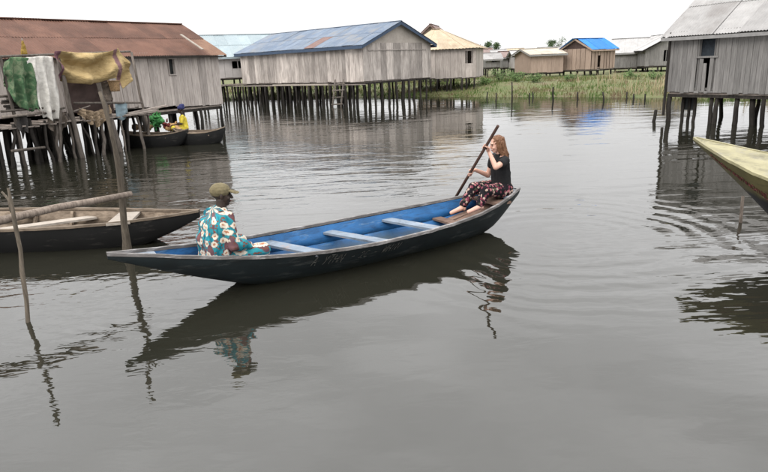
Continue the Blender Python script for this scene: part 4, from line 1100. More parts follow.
def grip_hand(pc, axis, palm_dir, wrist, r_pole, k=1.0, flip=1):
    """hand closed round a pole: pc point on pole axis, palm_dir from the pole towards the palm"""
    a = Vector(axis).normalized(); d = Vector(palm_dir); d = (d - a * d.dot(a)).normalized(); e = a.cross(d) * flip
    rf = 0.0095 * k
    pr = []
    palm = Vector(pc) + d * (r_pole + 0.016 * k)
    for i in range(4):
        off = (i - 1.5) * 0.021 * k
        rr = r_pole + rf
        ln = (0.85, 1.0, 0.95, 0.75)[i]
        base = Vector(pc) + a * off + d * (rr + 0.006) - e * 0.020
        pts = [base]
        for t in (20, 75, 130, 185):
            th = math.radians(t * ln)
            pts.append(Vector(pc) + a * off + (d * math.cos(th) + e * math.sin(th)) * rr)
        for p, q in zip(pts[:-1], pts[1:]): pr.append(('c', p, rf, q, rf * 0.95))
        pr.append(('c', Vector(wrist), 0.020 * k, base, 0.0125 * k))
    tb = palm + a * 0.03 * k - e * 0.02
    t1_ = Vector(pc) + a * 0.052 * k + (d * 0.3 - e) .normalized() * (r_pole + rf)
    t2 = Vector(pc) + a * 0.050 * k + (-d * 0.8 - e * 0.6).normalized() * (r_pole + rf)
    pr += [('c', Vector(wrist).lerp(palm, 0.5), 0.016 * k, tb, 0.013 * k), ('c', tb, 0.012 * k, t1_, 0.0105 * k), ('c', t1_, 0.0105 * k, t2, 0.009 * k)]
    return pr
def rest_hand(wrist, fdir, ndir, thumb_side, k=1.0):
    """relaxed hand: fingers leave the palm along fdir, back of the hand faces ndir"""
    f = Vector(fdir).normalized(); n = Vector(ndir); n = (n - f * n.dot(f)).normalized(); s_ = n.cross(f) * thumb_side
    w_ = Vector(wrist); pr = []
    for i, ln in enumerate((0.068, 0.077, 0.072, 0.056)):
        off = s_ * (0.030 - i * 0.020) * k
        kn = w_ + f * 0.088 * k + off
        m1 = kn + (f * 0.9 - n * 0.25).normalized() * ln * 0.55 * k; m2 = m1 + (f * 0.6 - n * 0.75).normalized() * ln * 0.5 * k
        pr += [('c', w_ + f * 0.01 + off * 0.5, 0.019 * k, kn, 0.0125 * k), ('c', kn, 0.0100 * k, m1, 0.009 * k), ('c', m1, 0.009 * k, m2, 0.008 * k)]
    tb = w_ + f * 0.035 * k + s_ * 0.036 * k
    pr += [('c', w_ + f * 0.01, 0.017 * k, tb, 0.013 * k), ('c', tb, 0.0125 * k, tb + (f * 0.7 + s_ * 0.6).normalized() * 0.05 * k, 0.010 * k)]
    return pr

# ---- the man sitting in the bow, his back to us
mt = 0.203
seat = blue.pt(mt, 0.02, 0.24)
ax3 = Vector((blue.u.x, blue.u.y, 0))
MF = Fig(seat, Matrix.Rotation(math.radians(10), 3, 'Z') @ ax3)
man = thing('person', 'man in khaki cap and teal flowered clothes sitting with his back turned', 'person', (seat.x, seat.y, 0.1))
hf = (MF.f * 0.92 - MF.l * 0.38).normalized()
hc = MF(0.115, 0.0, 0.755)
hp, HP, HR = head_prims(hc, hf - MF.u * 0.08, MF.u, 1.02)
arms = [('c', MF(0.09, 0.0, 0.56), 0.060, MF(0.105, 0, 0.70), 0.055), ('c', MF(0.0, 0, 0.1), 0.12, MF(0.03, 0, 0.4), 0.13), ('c', MF(0.03, 0, 0.4), 0.12, MF(0.07, 0, 0.56), 0.08)]
J = {}
for sd_, nm in ((-1, 'R'), (1, 'L')):
    sh = MF(0.06, 0.185 * sd_, 0.535); el = MF(0.06 if sd_ < 0 else 0.14, 0.255 * sd_, 0.275); wr = MF(0.28, 0.205 * sd_, 0.205)
    J[nm] = (sh, el, wr)
    arms += [('c', MF(0.06, 0.08 * sd_, 0.54), 0.07, sh, 0.06), ('c', sh, 0.052, el, 0.042), ('c', el, 0.042, wr, 0.027)]
    arms += rest_hand(wr, MF.f * 0.9 - MF.u * 0.3, MF.u, 1 if sd_ < 0 else -1)
    hip = MF(0.03, 0.11 * sd_, 0.08); kn = MF(0.40, 0.25 * sd_, 0.145); an = MF(0.24, 0.02 * sd_ + 0.06, -0.03)
    J['leg' + nm] = (hip, kn, an)
    arms += [('c', hip, 0.085, kn, 0.055), ('c', kn, 0.052, an, 0.036), ('c', an, 0.036, an + MF.f * 0.13 - MF.l * 0.09 * sd_ - MF.u * 0.025, 0.03)]
blob('body', arms + hp, 'skin_dark', man, 0.005, 3)
face_parts(man, HP, HR, 1.02, 'maroon')
shirt = [('c', MF(-0.02, -0.09, 0.10), 0.15, MF(-0.02, 0.09, 0.10), 0.15), ('c', MF(-0.035, -0.08, 0.30), 0.145, MF(-0.035, 0.08, 0.30), 0.145), ('c', MF(0.0, -0.09, 0.44), 0.135, MF(0.0, 0.09, 0.44), 0.135),
         ('c', MF(0.035, -0.12, 0.525), 0.085, MF(0.035, 0.12, 0.525), 0.085), ('c', MF(-0.02, -0.09, 0.10), 0.15, MF(-0.035, -0.08, 0.30), 0.145), ('c', MF(-0.02, 0.09, 0.10), 0.15, MF(-0.035, 0.08, 0.30), 0.145),
         ('c', MF(-0.035, -0.08, 0.30), 0.145, MF(0.03, -0.09, 0.50), 0.10), ('c', MF(-0.035, 0.08, 0.30), 0.145, MF(0.03, 0.09, 0.50), 0.10), ('c', MF(0.04, 0, 0.5), 0.13, MF(0.075, 0, 0.585), 0.075)]
for nm in 'RL':
    sh, el, wr = J[nm]
    shirt += [('c', sh, 0.078, el, 0.074), ('c', el, 0.07, el.lerp(wr, 0.88), 0.056)]
blob('shirt', shirt, 'boubou', man, 0.007, 4, 0.017, 11.0, 3.0)
tr = [('c', MF(0.02, -0.08, 0.08), 0.125, MF(0.02, 0.08, 0.08), 0.125)]
for nm in 'RL':
    hip, kn, an = J['leg' + nm]
    tr += [('c', hip, 0.11, kn, 0.082), ('c', kn, 0.08, kn.lerp(an, 0.85), 0.062)]
blob('trousers', tr, 'boubou', man, 0.008, 5, 0.010, 12.0, 9.0)
# cap: crown and peak
hf2 = (hf - MF.u * 0.05).normalized(); hl = MF.u.cross(hf2).normalized(); hu = hf2.cross(hl)
RC = Matrix((hf2, hl, hu)).transposed()
CP = lambda a, b_, c: hc + hf2 * a + hl * b_ + hu * c
cp = [('e', CP(-0.014, 0, 0.052), (0.110, 0.092, 0.080), RC), ('c', CP(-0.045, -0.02, 0.062), 0.062, CP(-0.045, 0.02, 0.062), 0.062), ('c', CP(0.02, -0.02, 0.068), 0.055, CP(0.02, 0.02, 0.068), 0.055)]
capo = blob('cap', cp, 'cap', man, 0.006, 4, 0.003, 30)
pk = []
for i in range(7):
    a = math.radians(-55 + i * 110 / 6)
    pk.append(('c', CP(0.06 + 0.02 * math.cos(a), 0.06 * math.sin(a), 0.048), 0.010, CP(0.085 + 0.095 * math.cos(a), 0.090 * math.sin(a), 0.022), 0.006))
for p, q in zip(pk[:-1], pk[1:]): pk = pk + [('c', p[3], 0.006, q[3], 0.006), ('c', (p[1] + p[3]) / 2, 0.008, (q[1] + q[3]) / 2, 0.008)] if len(pk) < 30 else pk
blob('peak', pk, 'cap', capo, 0.005, 2)

# ---- the woman in the stern with the paddle
wt = SEAT_T + 0.039
ws = blue.pt(wt, 0.02, 0.43)
WF = Fig(ws, Matrix.Rotation(math.radians(-14), 3, 'Z') @ (-ax3))
wom = thing('person', 'long haired woman in black shirt and floral trousers paddling from the stern', 'person', (ws.x, ws.y, 0.1))
ptop, pbot = at_y(498, 126, 7.62), at_y(460, 190, 8.62)
pax = (ptop - pbot).normalized()
pend = pbot - pax * 1.25
handL = pbot + pax * ((at_y(485.5, 154, 7.85) - pbot).dot(pax)); handR = pbot + pax * ((at_y(472, 172, 8.35) - pbot).dot(pax))
wh = (WF.f * 0.96 - WF.u * 0.18 - WF.l * 0.12).normalized()
whc = WF(0.075, 0.0, 0.705)
hp, HP, HR = head_prims(whc, wh, WF.u + WF.f * 0.1, 0.96)
wb = hp + [('c', WF(0.03, 0, 0.54), 0.045, WF(0.055, 0, 0.66), 0.044), ('c', WF(0, 0, 0.1), 0.11, WF(0.0, 0, 0.3), 0.10), ('c', WF(0.0, 0, 0.3), 0.10, WF(0.02, 0, 0.5), 0.08)]
shL, shR = WF(0.03, 0.165, 0.50), WF(0.03, -0.165, 0.50)
def elbow(sh, hd, l1, l2, hint):
    d = hd - sh; D = min(d.length, (l1 + l2) * 0.995); a = (l1 * l1 - l2 * l2 + D * D) / (2 * D); h_ = math.sqrt(max(0, l1 * l1 - a * a))
    d.normalize(); hh = (hint - d * hint.dot(d)).normalized()
    return sh + d * a + hh * h_
wrL = handL - pax * 0.02 - (handL - shL).normalized() * 0.075; wrR = handR - (handR - shR).normalized() * 0.085
elL = elbow(shL, wrL, 0.27, 0.24, -WF.u * 0.8 + WF.l * 0.75 + WF.f * 0.3); elR = elbow(shR, wrR, 0.27, 0.24, -WF.u * 1.0 - WF.l * 0.3)
for sh, el, wr, sd_ in ((shL, elL, wrL, 1), (shR, elR, wrR, -1)):
    wb += [('c', WF(0.02, 0.06 * sd_, 0.51), 0.055, sh, 0.05), ('c', sh, 0.046, el, 0.037), ('c', el, 0.038, wr, 0.024)]
wb += grip_hand(handL, pax, (wrL - handL), wrL, 0.021, 0.95, 1) + grip_hand(handR, pax, (wrR - handR), wrR, 0.021, 0.95, -1)
hipL, hipR = WF(0.06, 0.10, 0.09), WF(0.06, -0.10, 0.09)
knL, knR = at_y(486, 191, 7.9), at_y(473.5, 188, 8.15)
anL, anR = at_y(479.5, 205.5, 7.82), at_y(462, 206.5, 8.05)
legs = []
for hip, kn, an, sd_ in ((hipL, knL, anL, 1), (hipR, knR, anR, -1)):
    toe = an + WF.f * 0.16 - WF.u * 0.07
    wb += [('c', hip, 0.075, kn, 0.05), ('c', kn, 0.048, an, 0.034), ('c', an - WF.u * 0.02, 0.036, toe, 0.026), ('c', an - WF.u * 0.03 - WF.f * 0.03, 0.032, an, 0.03)]
    legs += [('c', hip, 0.112, kn, 0.082), ('c', kn, 0.078, kn.lerp(an, 0.86), 0.06)]
blob('body', wb, 'skin_light', wom, 0.0045, 3)
face_parts(wom, HP, HR, 0.96, 'lip', 'hair_auburn')
ts_ = [('c', WF(0.0, -0.06, 0.14), 0.115, WF(0.0, 0.06, 0.14), 0.115), ('c', WF(-0.005, -0.05, 0.30), 0.105, WF(-0.005, 0.05, 0.30), 0.105), ('c', WF(0.02, -0.07, 0.42), 0.105, WF(0.02, 0.07, 0.42), 0.105), ('c', WF(0.02, -0.12, 0.50), 0.062, WF(0.02, 0.12, 0.50), 0.062),
       ('c', WF(0, -0.06, 0.14), 0.112, WF(0.02, -0.06, 0.42), 0.105), ('c', WF(0, 0.06, 0.14), 0.112, WF(0.02, 0.06, 0.42), 0.105), ('c', WF(0.02, 0, 0.44), 0.11, WF(0.03, 0, 0.54), 0.066)]
ts_ += [('c', WF(0.012, 0, 0.13), 0.128, WF(0.028, 0, 0.43), 0.122)]
for sh, el in ((shL, elL), (shR, elR)): ts_ += [('c', sh, 0.064, sh.lerp(el, 0.42), 0.060)]
blob('t_shirt', ts_, 'tshirt', wom, 0.006, 4, 0.005, 14, 1.0)
blob('trousers', legs + [('c', WF(-0.01, -0.07, 0.09), 0.13, WF(-0.01, 0.07, 0.09), 0.13)], 'floral', wom, 0.007, 4, 0.009, 14, 5.0)
# long hair: scalp shell and falling locks
whl = WF.u.cross(wh).normalized(); whu = wh.cross(whl)
RH = Matrix((wh, whl, whu)).transposed()
HC = lambda a, b_, c: whc + wh * a + whl * b_ + whu * c
hr = [('e', HC(-0.022, 0, 0.042), (0.094, 0.079, 0.087), RH)]
rr_ = random.Random(4)
for i in range(34):
    a = math.radians(rr_.uniform(62, 298)); b_ = a
    s0 = HC(-0.02 + 0.082 * math.cos(a), 0.080 * math.sin(a), rr_.uniform(-0.02, 0.08))
    back = 0.5 - 0.5 * math.cos(a)
    s1 = HC(-0.02 + 0.088 * math.cos(a) - 0.01, 0.078 * math.sin(a), -0.09)
    s2 = WF(0.0 - 0.10 * back + 0.05 * (1 - back) + rr_.uniform(-.012, .012), 0.085 * math.sin(a) + rr_.uniform(-.012, .012), rr_.uniform(0.45, 0.56) + 0.05 * (1 - back))
    hr += [('c', s0, 0.018, s1, 0.014), ('c', s1, 0.014, s1.lerp(s2, 0.6), 0.011), ('c', s1.lerp(s2, 0.6), 0.011, s2, 0.004)]
blob('hair', hr, 'hair_auburn', wom, 0.004, 1, 0.004, 55)
# paddle
pd = thing('paddle', 'long dark wooden paddle held by the woman in the stern', 'paddle', pbot)
MB().tube([ptop, ptop.lerp(pend, 0.5), pend + pax * 0.35], [0.019, 0.021, 0.021], 8).build('shaft', 'paddle', pd, True)
bl = MB(); side = pax.cross(Vector((0.3, 0.9, 0))).normalized(); th = pax.cross(side)
for k in range(9):
    t = k / 8; c = pend + pax * 0.42 - pax * 0.55 * t; wdt = 0.022 + 0.06 * math.sin(math.pi * min(1, t * 0.9 + 0.05)) ** 0.7
    for sx, sy in ((-1, 0), (0, -1), (1, 0), (0, 1)): bl.v.append(c + side * wdt * sx + th * 0.012 * sy)
for k in range(8):
    for j in range(4): bl.f.append((k * 4 + j, k * 4 + (j + 1) % 4, k * 4 + 4 + (j + 1) % 4, k * 4 + 4 + j))
bl.f += [(0, 1, 2, 3), (35, 34, 33, 32)]
bl.build('blade', 'paddle', pd)

# ================================================================== the cluttered landing in front of the red-roofed house
n1 = -v1                                   # outward from the wall
W1 = lambda s, o, z: A1 + u1 * s + n1 * o + Z * z
def line_at(px, off):                      # point (xy) where a sight line at column px meets the line off metres before the wall
    return A1 + n1 * off + u1 * s_at(px, A1 + n1 * off, u1)
OFF = 1.5
land = thing('landing_stage', 'rickety pole landing stage in front of the red roofed house', 'landing stage', line_at(80, OFF))
s_a, s_b = s_at(142, A1 + n1 * OFF, u1), s_at(-40, A1 + n1 * OFF, u1)
s = s_a
while s < s_b:
    w_ = random.uniform(0.12, 0.2)
    o_ = W1(s + w_ / 2, 0.1 + random.uniform(0, .1), 1.02 + random.uniform(-0.02, 0.03))
    MB().box(W1(s + w_ / 2, 0.82, 1.04 + random.uniform(-0.03, 0.03)), u1 * (w_ - 0.01), n1 * random.uniform(1.4, 1.7), Z * 0.03).build('deck_plank', 'deck', land)
    s += w_
for off, st_ in ((OFF, 0.34), (1.15, 0.5), (0.7, 0.45), (0.25, 0.5), (-0.6, 0.6)):
    s = s_a + 0.05
    while s < s_b:
        a = W1(s + random.gauss(0, 0.14), off + random.gauss(0, 0.12), -0.6); b_ = W1(s, off, 1.02 + (random.uniform(0.0, 0.25) if off == OFF else 0))
        rr = random.uniform(0.035, 0.07)
        MB().tube(*crooked(a, b_, rr, rr * 0.8, 6, 0.05), 6).build('stilt', random.choice(['stilt', 'stilt', 'porch_pole']) if off == OFF else 'stilt', land, True)
        s += st_ * random.uniform(0.6, 1.4)
for (x0, y0, x1, y1, off, r) in ((68, 103.5, 137, 103, OFF + 0.05, 0.035), (-8, 118, 36, 113, OFF + 0.12, 0.04), (36, 114, 58, 108, OFF + 0.1, 0.03), (-8, 112, 40, 108, OFF + 0.05, 0.03), (66, 112, 84, 106, OFF + 0.1, 0.025), (-6, 152, 30, 148, OFF + 0.2, 0.04)):
    a, b_ = line_at(x0, off), line_at(x1, off); a.z = at_y(x0, y0, a.y).z; b_.z = at_y(x1, y1, b_.y).z
    MB().tube(*crooked(a, b_, r, r * 0.8, 5, 0.02), 7).build('rail', 'porch_pole', land, True)
for (xt, yt, xb, yb_, off, r) in ((60, 56, 69, 154, OFF + 0.08, 0.075), (96, 80, 110, 150, OFF + 0.06, 0.08), (134, 52, 141, 135, 0.9, 0.05), (3, 56, 8, 158, OFF, 0.05), (33, 56, 44, 158, OFF - 0.25, 0.06), (54, 110, 38, 156, OFF + 0.25, 0.045)):
    b_ = line_at(xb, off); b_.z = -0.5; t_ = line_at(xt, off); t_.z = at_y(xt, yt, t_.y).z
    MB().tube(*crooked(b_, t_, r, r * 0.75, 6, 0.04), 7).build('post', 'porch_pole', land, True)
a, b_ = line_at(-6, OFF), line_at(133, OFF - 0.1); a.z = at_y(-6, 57, a.y).z; b_.z = at_y(133, 51.5, b_.y).z
MB().tube(*crooked(a, b_, 0.035, 0.03, 7, 0.02), 7).build('clothes_rail', 'porch_pole', land, True)

def cloth(name, label, cols, off, material, amp=0.06, freq=5.0, nv=36, nh=44, seed=0.0, org=None, parent=None, group=None, jag=0.0, swag=0.0):
    """cols = (px, y_top, y_bottom) across the hanging cloth; a real draped sheet hung off metres before the wall"""
    v = []; f = []; uv = []
    xs_ = [c[0] for c in cols]; yt = [c[1] for c in cols]; yb2 = [c[2] for c in cols]
    for i in range(nh + 1):
        px = xs_[0] + (xs_[-1] - xs_[0]) * i / nh
        top, bot = float(np.interp(px, xs_, yt)), float(np.interp(px, xs_, yb2))
        for j in range(nv + 1):
            t = j / nv
            base = line_at(px, off); y = top + (bot + jag * noise.noise(Vector((px * 0.35, seed, 0))) - top) * t
            fold = amp * (math.sin(px * freq * 0.1 + 2.2 * t + seed) * (0.35 + 0.65 * t) + 0.8 * noise.noise(Vector((px * 0.11 + seed, t * 2.3, 1.7))))
            fold += amp * 0.35 * noise.noise(Vector((px * 0.33 + t * 5 + seed, t * 6 - px * 0.05, 4.4)))
            if swag: fold += swag * math.sin(9.0 * t + 3.2 * (px - 88) ** 2 / 900.0) * (0.3 + 0.7 * math.exp(-((px - 84) / 26.0) ** 2))
            p = base + n1 * fold; p.z = at_y(px, y, base.y).z
            v.append(p); uv.append((i / nh, 1 - t))
    for i in range(nh):
        for j in range(nv):
            a = i * (nv + 1) + j; f.append((a, a + 1, a + nv + 2, a + nv + 1))
    o = part(name, v, f, material, parent, True, org=v[(nh // 2) * (nv + 1)] if parent is None else None)
    ul = o.data.uv_layers.new(name='UVMap')
    for lp in o.data.loops: ul.data[lp.index].uv = uv[lp.vertex_index]
    sm = o.modifiers.new('thickness', 'SOLIDIFY'); sm.thickness = 0.004
    if parent is None: tag(o, label, 'cloth', group)
    return o
G = 'cloths hung out before the red roofed house'
cloth('hanging_cloth', 'green patterned cloth hanging at the left end of the rail', [(2, 72, 84), (7, 62, 100), (14, 57, 108), (22, 57, 112), (33, 58, 110)], OFF + 0.1, 'green_cloth', 0.10, 6, seed=1.0, group=G, jag=6)
cloth('hanging_cloth', 'white cloth hanging long between the green and yellow cloths', [(29, 57, 100), (34, 57, 116), (42, 56, 121), (50, 56, 119), (55, 57, 118)], OFF + 0.14, 'white_cloth', 0.09, 7, seed=2.0, group=G, jag=3)
yc = cloth('hanging_cloth', 'large straw yellow cloth with purple bands sagging under the eave', [(58, 51, 80), (70, 52, 83), (84, 52.5, 85), (98, 53, 83), (108, 52, 79), (113, 51, 78), (121, 48, 89), (131, 61, 81)], OFF + 0.2, 'straw', 0.13, 2.2, seed=0.4, group=G, swag=0.15)
cloth('hanging_cloth', 'pale blue cloth hanging low beside the thick post', [(109, 103, 118), (114, 102, 121), (122, 103, 116)], OFF + 0.05, 'paleblue_cloth', 0.05, 6, seed=5.0, group=G)
cloth('hanging_sheet', 'dark maroon sheet hanging under the yellow cloth', [(64, 80, 113), (80, 80, 116), (100, 80, 115), (108, 80, 113)], OFF - 0.35, 'maroon_panel', 0.03, 3, seed=3.0)
cloth('fishing_net', 'tan fishing net draped over the landing stage rail', [(72, 108, 116), (80, 110, 124), (88, 112, 127), (98, 109, 121), (104, 105, 112)], OFF + 0.12, 'net', 0.10, 9, seed=7.0, jag=5)
cloth('hanging_cloth', 'ragged grey brown cloth hanging below the white cloth', [(38, 116, 128), (45, 115, 140), (52, 114, 133), (57, 113, 122)], OFF + 0.02, 'rag_brown', 0.07, 8, seed=11.0, group=G, jag=7)
cloth('hanging_cloth', 'small dark rag hanging at the far left of the stage', [(4, 116, 128), (10, 116, 138), (17, 115, 131)], OFF + 0.05, 'rag_dark', 0.06, 8, seed=13.0, group=G, jag=7)
cloth('hanging_cloth', 'brown rag hanging between the thick post and maroon sheet', [(99, 82, 98), (104, 82, 104), (109, 84, 100)], OFF - 0.1, 'rag_brown', 0.05, 7, seed=15.0, group=G, jag=5)
# gathered corner of yellow cloth and the box below it
q_ = line_at(112, OFF + 0.05); q_.z = at_y(112, 86, q_.y).z
bx = thing('basket', 'small straw basket hanging under the yellow cloth', 'basket', q_)
bm_ = MB(); 
for k in range(6):
    zz = q_.z - 0.16 + 0.3 * k / 5; rad = 0.13 + 0.035 * k / 5
    for j in range(12): bm_.v.append(Vector((q_.x + rad * math.cos(j * math.pi / 6), q_.y + rad * math.sin(j * math.pi / 6), zz)))
for k in range(5):
    for j in range(12): bm_.f.append((k * 12 + j, k * 12 + (j + 1) % 12, k * 12 + 12 + (j + 1) % 12, k * 12 + 12 + j))
bm_.f.append(tuple(range(11, -1, -1)))
bm_.build('basket_body', 'basket', bx, True)
rim_ = [Vector((q_.x + 0.168 * math.cos(j * math.pi / 6), q_.y + 0.168 * math.sin(j * math.pi / 6), q_.z + 0.14)) for j in range(13)]
MB().tube(rim_, 0.014, 5).build('basket_rim', 'basket', bx, True)
# mustard bundle on the roof edge, and firewood on the stage
q_ = line_at(28, OFF - 0.2); q_.z = at_y(28, 51, q_.y).z
bd = thing('cloth_bundle', 'mustard yellow rag tied to a stick above the white cloth', 'rag', q_)
blob('rag', [('c', q_ - Z * 0.05, 0.07, q_ + Z * 0.12, 0.05), ('c', q_ + Z * 0.12, 0.05, q_ + Z * 0.26, 0.02), ('c', q_ + u1 * 0.05, 0.04, q_ + u1 * 0.1 - Z * 0.12, 0.02)], 'yellow_metal', bd, 0.012, 3, 0.012, 20)
MB().tube([q_ - Z * 0.45, q_ + Z * 0.32], 0.018, 6).build('stick', 'porch_pole', bd, True)
for k in range(9):
    y_ = 94 + k * 1.7
    a, b_ = line_at(random.uniform(-8, 4), OFF - random.uniform(.1, .5)), line_at(random.uniform(24, 36), OFF - random.uniform(.1, .5))
    a.z = at_y(0, y_ + 2.5, a.y).z; b_.z = at_y(30, y_ + random.uniform(-1, 1), b_.y).z
    tag(MB().tube(*crooked(a, b_, 0.035, 0.03, 5, 0.025), 6).build('firewood_stick', random.choice(['porch_pole', 'stilt']), None, True, org=a), 'bare stick in the woodpile under the green cloth', 'stick', 'sticks in the woodpile')
for k, (x0, y0, x1, y1, lb) in enumerate(((121, 114, 161, 106, 'upper loose board lying on the right end of the landing stage'), (118, 116, 152, 110.5, 'lower loose board poking out from the landing stage'))):
    a, b_ = line_at(x0, OFF + 0.1 + 0.2 * k), line_at(x1, OFF + 0.25 + 0.2 * k); a.z = at_y(x0, y0, a.y).z; b_.z = at_y(x1, y1, b_.y).z
    tag(MB().beam(a, b_, 0.16, 0.05).build('board', 'deck', None, org=a), lb, 'board')

# ---- trading canoes under the house
def small_canoe(label, pa, pb, hb, seed):
    a, b_ = pa, pb
    h = Hull(a, b_, [(0, 0.03, 0.50, 0.02, 0.40), (0.1, hb * 0.5, 0.44, 0.1, 0.06), (0.3, hb * 0.95, 0.38, 0.25, -0.08), (0.6, hb, 0.37, 0.28, -0.1), (0.88, hb * 0.6, 0.42, 0.12, 0.0), (1, 0.04, 0.50, 0.03, 0.38)])
    root = thing('canoe', label, 'canoe', h.pt(0.5, 0, 0), 'canoes')
    h.build(root, 'hull_black', 'inside_wood', 'inside_wood', n=20, rim=0.05)
    for t_ in (0.3, 0.62): plank_between('thwart', h.surf(t_, 0.2, 1, -0.02), h.surf(t_, 0.2, -1, -0.02), 0.18, 0.03, 'inside_wood', root)
    return h
c1 = small_canoe('small dark canoe heaped with goods under the red roofed house', at_z(188, 130, 0.48), at_z(118, 132, 0.5) + Vector((0, 0.3, 0)), 0.42, 1)
c2 = small_canoe('small dark canoe with its pointed end by the corner stilt', at_z(225, 127, 0.5), at_z(168, 132, 0.45) + Vector((0, 0.5, 0)), 0.40, 2)
def sit_person(label, base, fwd, top, skirt, wrap, seed):
    g = Fig(base, fwd); root = thing('person', label, 'person', base)
    hp, HP, HR = head_prims(g(0.06, 0, 0.72), g.f - g.u * 0.15, g.u, 0.98)
    pr = hp + [('c', g(0, 0, 0.1), 0.11, g(0.02, 0, 0.5), 0.08), ('c', g(0.02, 0, 0.5), 0.05, g(0.04, 0, 0.64), 0.046)]
    cl = [('c', g(0, -0.05, 0.1), 0.15, g(0, 0.05, 0.1), 0.15), ('c', g(0, 0, 0.1), 0.15, g(0.02, 0, 0.42), 0.13), ('c', g(0.02, -0.12, 0.5), 0.065, g(0.02, 0.12, 0.5), 0.065)]
    sk = []
    for sd_ in (-1, 1):
        sh, el, wr = g(0.02, 0.17 * sd_, 0.5), g(0.08, 0.24 * sd_, 0.27), g(0.30, 0.14 * sd_, 0.24)
        pr += [('c', sh, 0.05, el, 0.04), ('c', el, 0.04, wr, 0.026)] + rest_hand(wr, g.f, g.u, -sd_)
        cl += [('c', sh, 0.062, sh.lerp(el, 0.8), 0.058)]
        sk += [('c', g(0, 0.08 * sd_, 0.08), 0.12, g(0.36, 0.14 * sd_, 0.14), 0.09), ('c', g(0.36, 0.14 * sd_, 0.14), 0.085, g(0.30, 0.08 * sd_, -0.08), 0.06)]
        pr += [('c', g(0.30, 0.08 * sd_, -0.08), 0.05, g(0.42, 0.08 * sd_, -0.12), 0.03)]
    blob('body', pr, 'skin_dark', root, 0.009, 2); blob('top', cl, top, root, 0.012, 3, 0.01, 12, seed); blob('skirt', sk, skirt, root, 0.012, 3, 0.01, 12, seed)
    hw = g(0.035, 0, 0.80)
    blob('head_wrap', [('e', hw, (0.125, 0.11, 0.085), g.rot()), ('e', hw + g.u * 0.07 - g.f * 0.04, (0.09, 0.08, 0.06), g.rot())], wrap, root, 0.012, 2, 0.01, 20, seed)
pY = at_y(184.5, 128, 21.3); pY.z = 0.28
sit_person('seller in bright yellow with an indigo head wrap sitting in a canoe', pY, (-0.9, -0.3), 'yellow_cloth', 'yellow_cloth', 'indigo', 2.0)
def heap(name, label, cat, px, py, Y, r, material, n, seed, spread=(1, 1, .6), leaves=0):
    rr = random.Random(seed); c = at_y(px, py, Y); root = thing(name, label, cat, c)
    pr = [('e', c + Vector((rr.gauss(0, spread[0]), rr.gauss(0, spread[1]), rr.uniform(-.6, .6) * spread[2])) * r, (r * rr.uniform(.4, .7), r * rr.uniform(.4, .7), r * rr.uniform(.3, .6))) for _ in range(n)]
    blob(name + '_body', pr, material, root, 0.014, 2, 0.02, 14, seed)
    if leaves:
        v = []; f = []
        for _ in range(leaves):
            p = c + Vector((rr.gauss(0, spread[0]), rr.gauss(0, spread[1]), rr.gauss(0, .55) * spread[2])) * r * 1.05
            a = Vector((rr.uniform(-1, 1), rr.uniform(-1, 1), rr.uniform(-.6, 1))).normalized() * 0.075; d = a.orthogonal().normalized() * 0.032
            k = len(v); v += [p - a, p + d, p + a, p - d]; f.append((k, k + 1, k + 2, k + 3))
        part('leaves', v, f, material, root); return
    knot = c + Vector((0, 0, r * spread[2] * 1.0)); blob('tied_top', [('c', knot, r * .25, knot + Vector((0.02, 0, r * .5)), r * .1), ('c', knot + Z * r * .4, r * .12, knot + Vector((r * .3, 0, r * .55)), r * .08)], material, root, 0.014, 1)
heap('leafy_greens', 'bright green heap of leaves standing in the goods canoe', 'greens', 155.5, 120, 21.3, 0.19, 'green_bag', 9, 5.0, (0.5, .3, 1.0), leaves=260)
heap('sack', 'dark red sack in the goods canoe beside the seller', 'sack', 167.5, 126, 21.2, 0.16, 'maroon', 6, 8.0, (0.35, .3, 1.0))
heap('goods_pile', 'orange tan heap of produce between the red sack and the seller', 'produce', 176, 127.5, 21.2, 0.20, 'produce', 9, 6.0, (0.8, .4, .5))
heap('goods_pile', 'brown heap of goods at the left end of the goods canoe', 'produce', 147, 127, 21.25, 0.22, 'basket', 9, 9.0, (0.8, .3, .6))

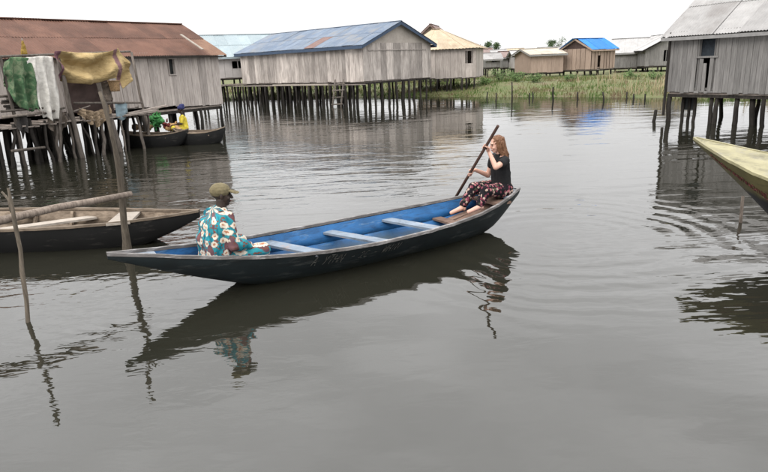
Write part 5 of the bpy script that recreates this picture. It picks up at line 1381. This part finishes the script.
# ================================================================== small things that finish the place
def window_frame(root, A_, u_, inn, s0, s1, z0, z1, material, w_=0.05):
    fr = MB(); o_ = -inn * 0.03
    for z_ in (z0, z1): fr.beam(A_ + u_ * (s0 - w_) + o_ + Z * z_, A_ + u_ * (s1 + w_) + o_ + Z * z_, 0.03, w_)
    for s_ in (s0, s1): fr.beam(A_ + u_ * s_ + o_ * 0.9 + Z * (z0 + w_ / 2), A_ + u_ * s_ + o_ * 0.9 + Z * (z1 - w_ / 2), 0.028, w_)
    return fr.build('window_frame', material, root)
window_frame(h1, A1, u1, v1, 2.0, 2.26, 2.18, 2.72, 'plank_red_house', 0.035)
window_frame(h4, A4, u4, v4, sw0, sw1, 2.05, 2.74, 'plank_grey', 0.05)
# shrubs along the far bank
def shrub(label, px, Y, r, n, seed):
    rr = random.Random(seed); c = at_y(px, 85, Y); c.z = land_z(c.x, c.y)
    root = thing('shrub', label, 'shrub', c, 'shrubs on the far bank')
    st = MB(); v = []; f = []
    for i in range(6):
        e = c + Vector((rr.uniform(-1, 1) * r, rr.uniform(-1, 1) * r, r * rr.uniform(.5, 1.1))); st.tube([c - Z * 0.05, c.lerp(e, .6) + Z * .05, e], [0.02, 0.014, 0.006], 5)
        for k_ in range(n // 6):
            p = c.lerp(e, rr.uniform(.35, 1.05)) + Vector((rr.gauss(0, 1), rr.gauss(0, 1), rr.gauss(0, .8))) * r * .22
            a = Vector((rr.uniform(-1, 1), rr.uniform(-1, 1), rr.uniform(-.4, 1))).normalized() * 0.07; d = a.orthogonal().normalized() * 0.03
            k = len(v); v += [p - a, p + d, p + a, p - d]; f.append((k, k + 1, k + 2, k + 3))
    st.build('stems', 'canvas_tree', root); part('foliage', v, f, 'shrub_leaf', root)
M['shrub_leaf'] = plain('shrub_leaf', (0.075, 0.125, 0.035), 0.7, 0.4, 3)
for i, (px, Y, r, lb) in enumerate(((500, 44.5, .75, 'rounded green shrub on the bank below the low grey shack'), (516, 43, .6, 'low green shrub on the bank left of the low tan house'), (534, 42.5, .5, 'small shrub in front of the low tan house'),
                                    (572, 44, .45, 'dark small shrub in front of the bright blue roofed house'), (630, 42, .5, 'green shrub below the whitish roofed grey house'), (655, 41, .5, 'green shrub beside the right grey house stilts'), (484, 43, .45, 'shrub on the bank by the tan roofed house'))):
    shrub(lb, px, Y, r, 420, 40 + i)
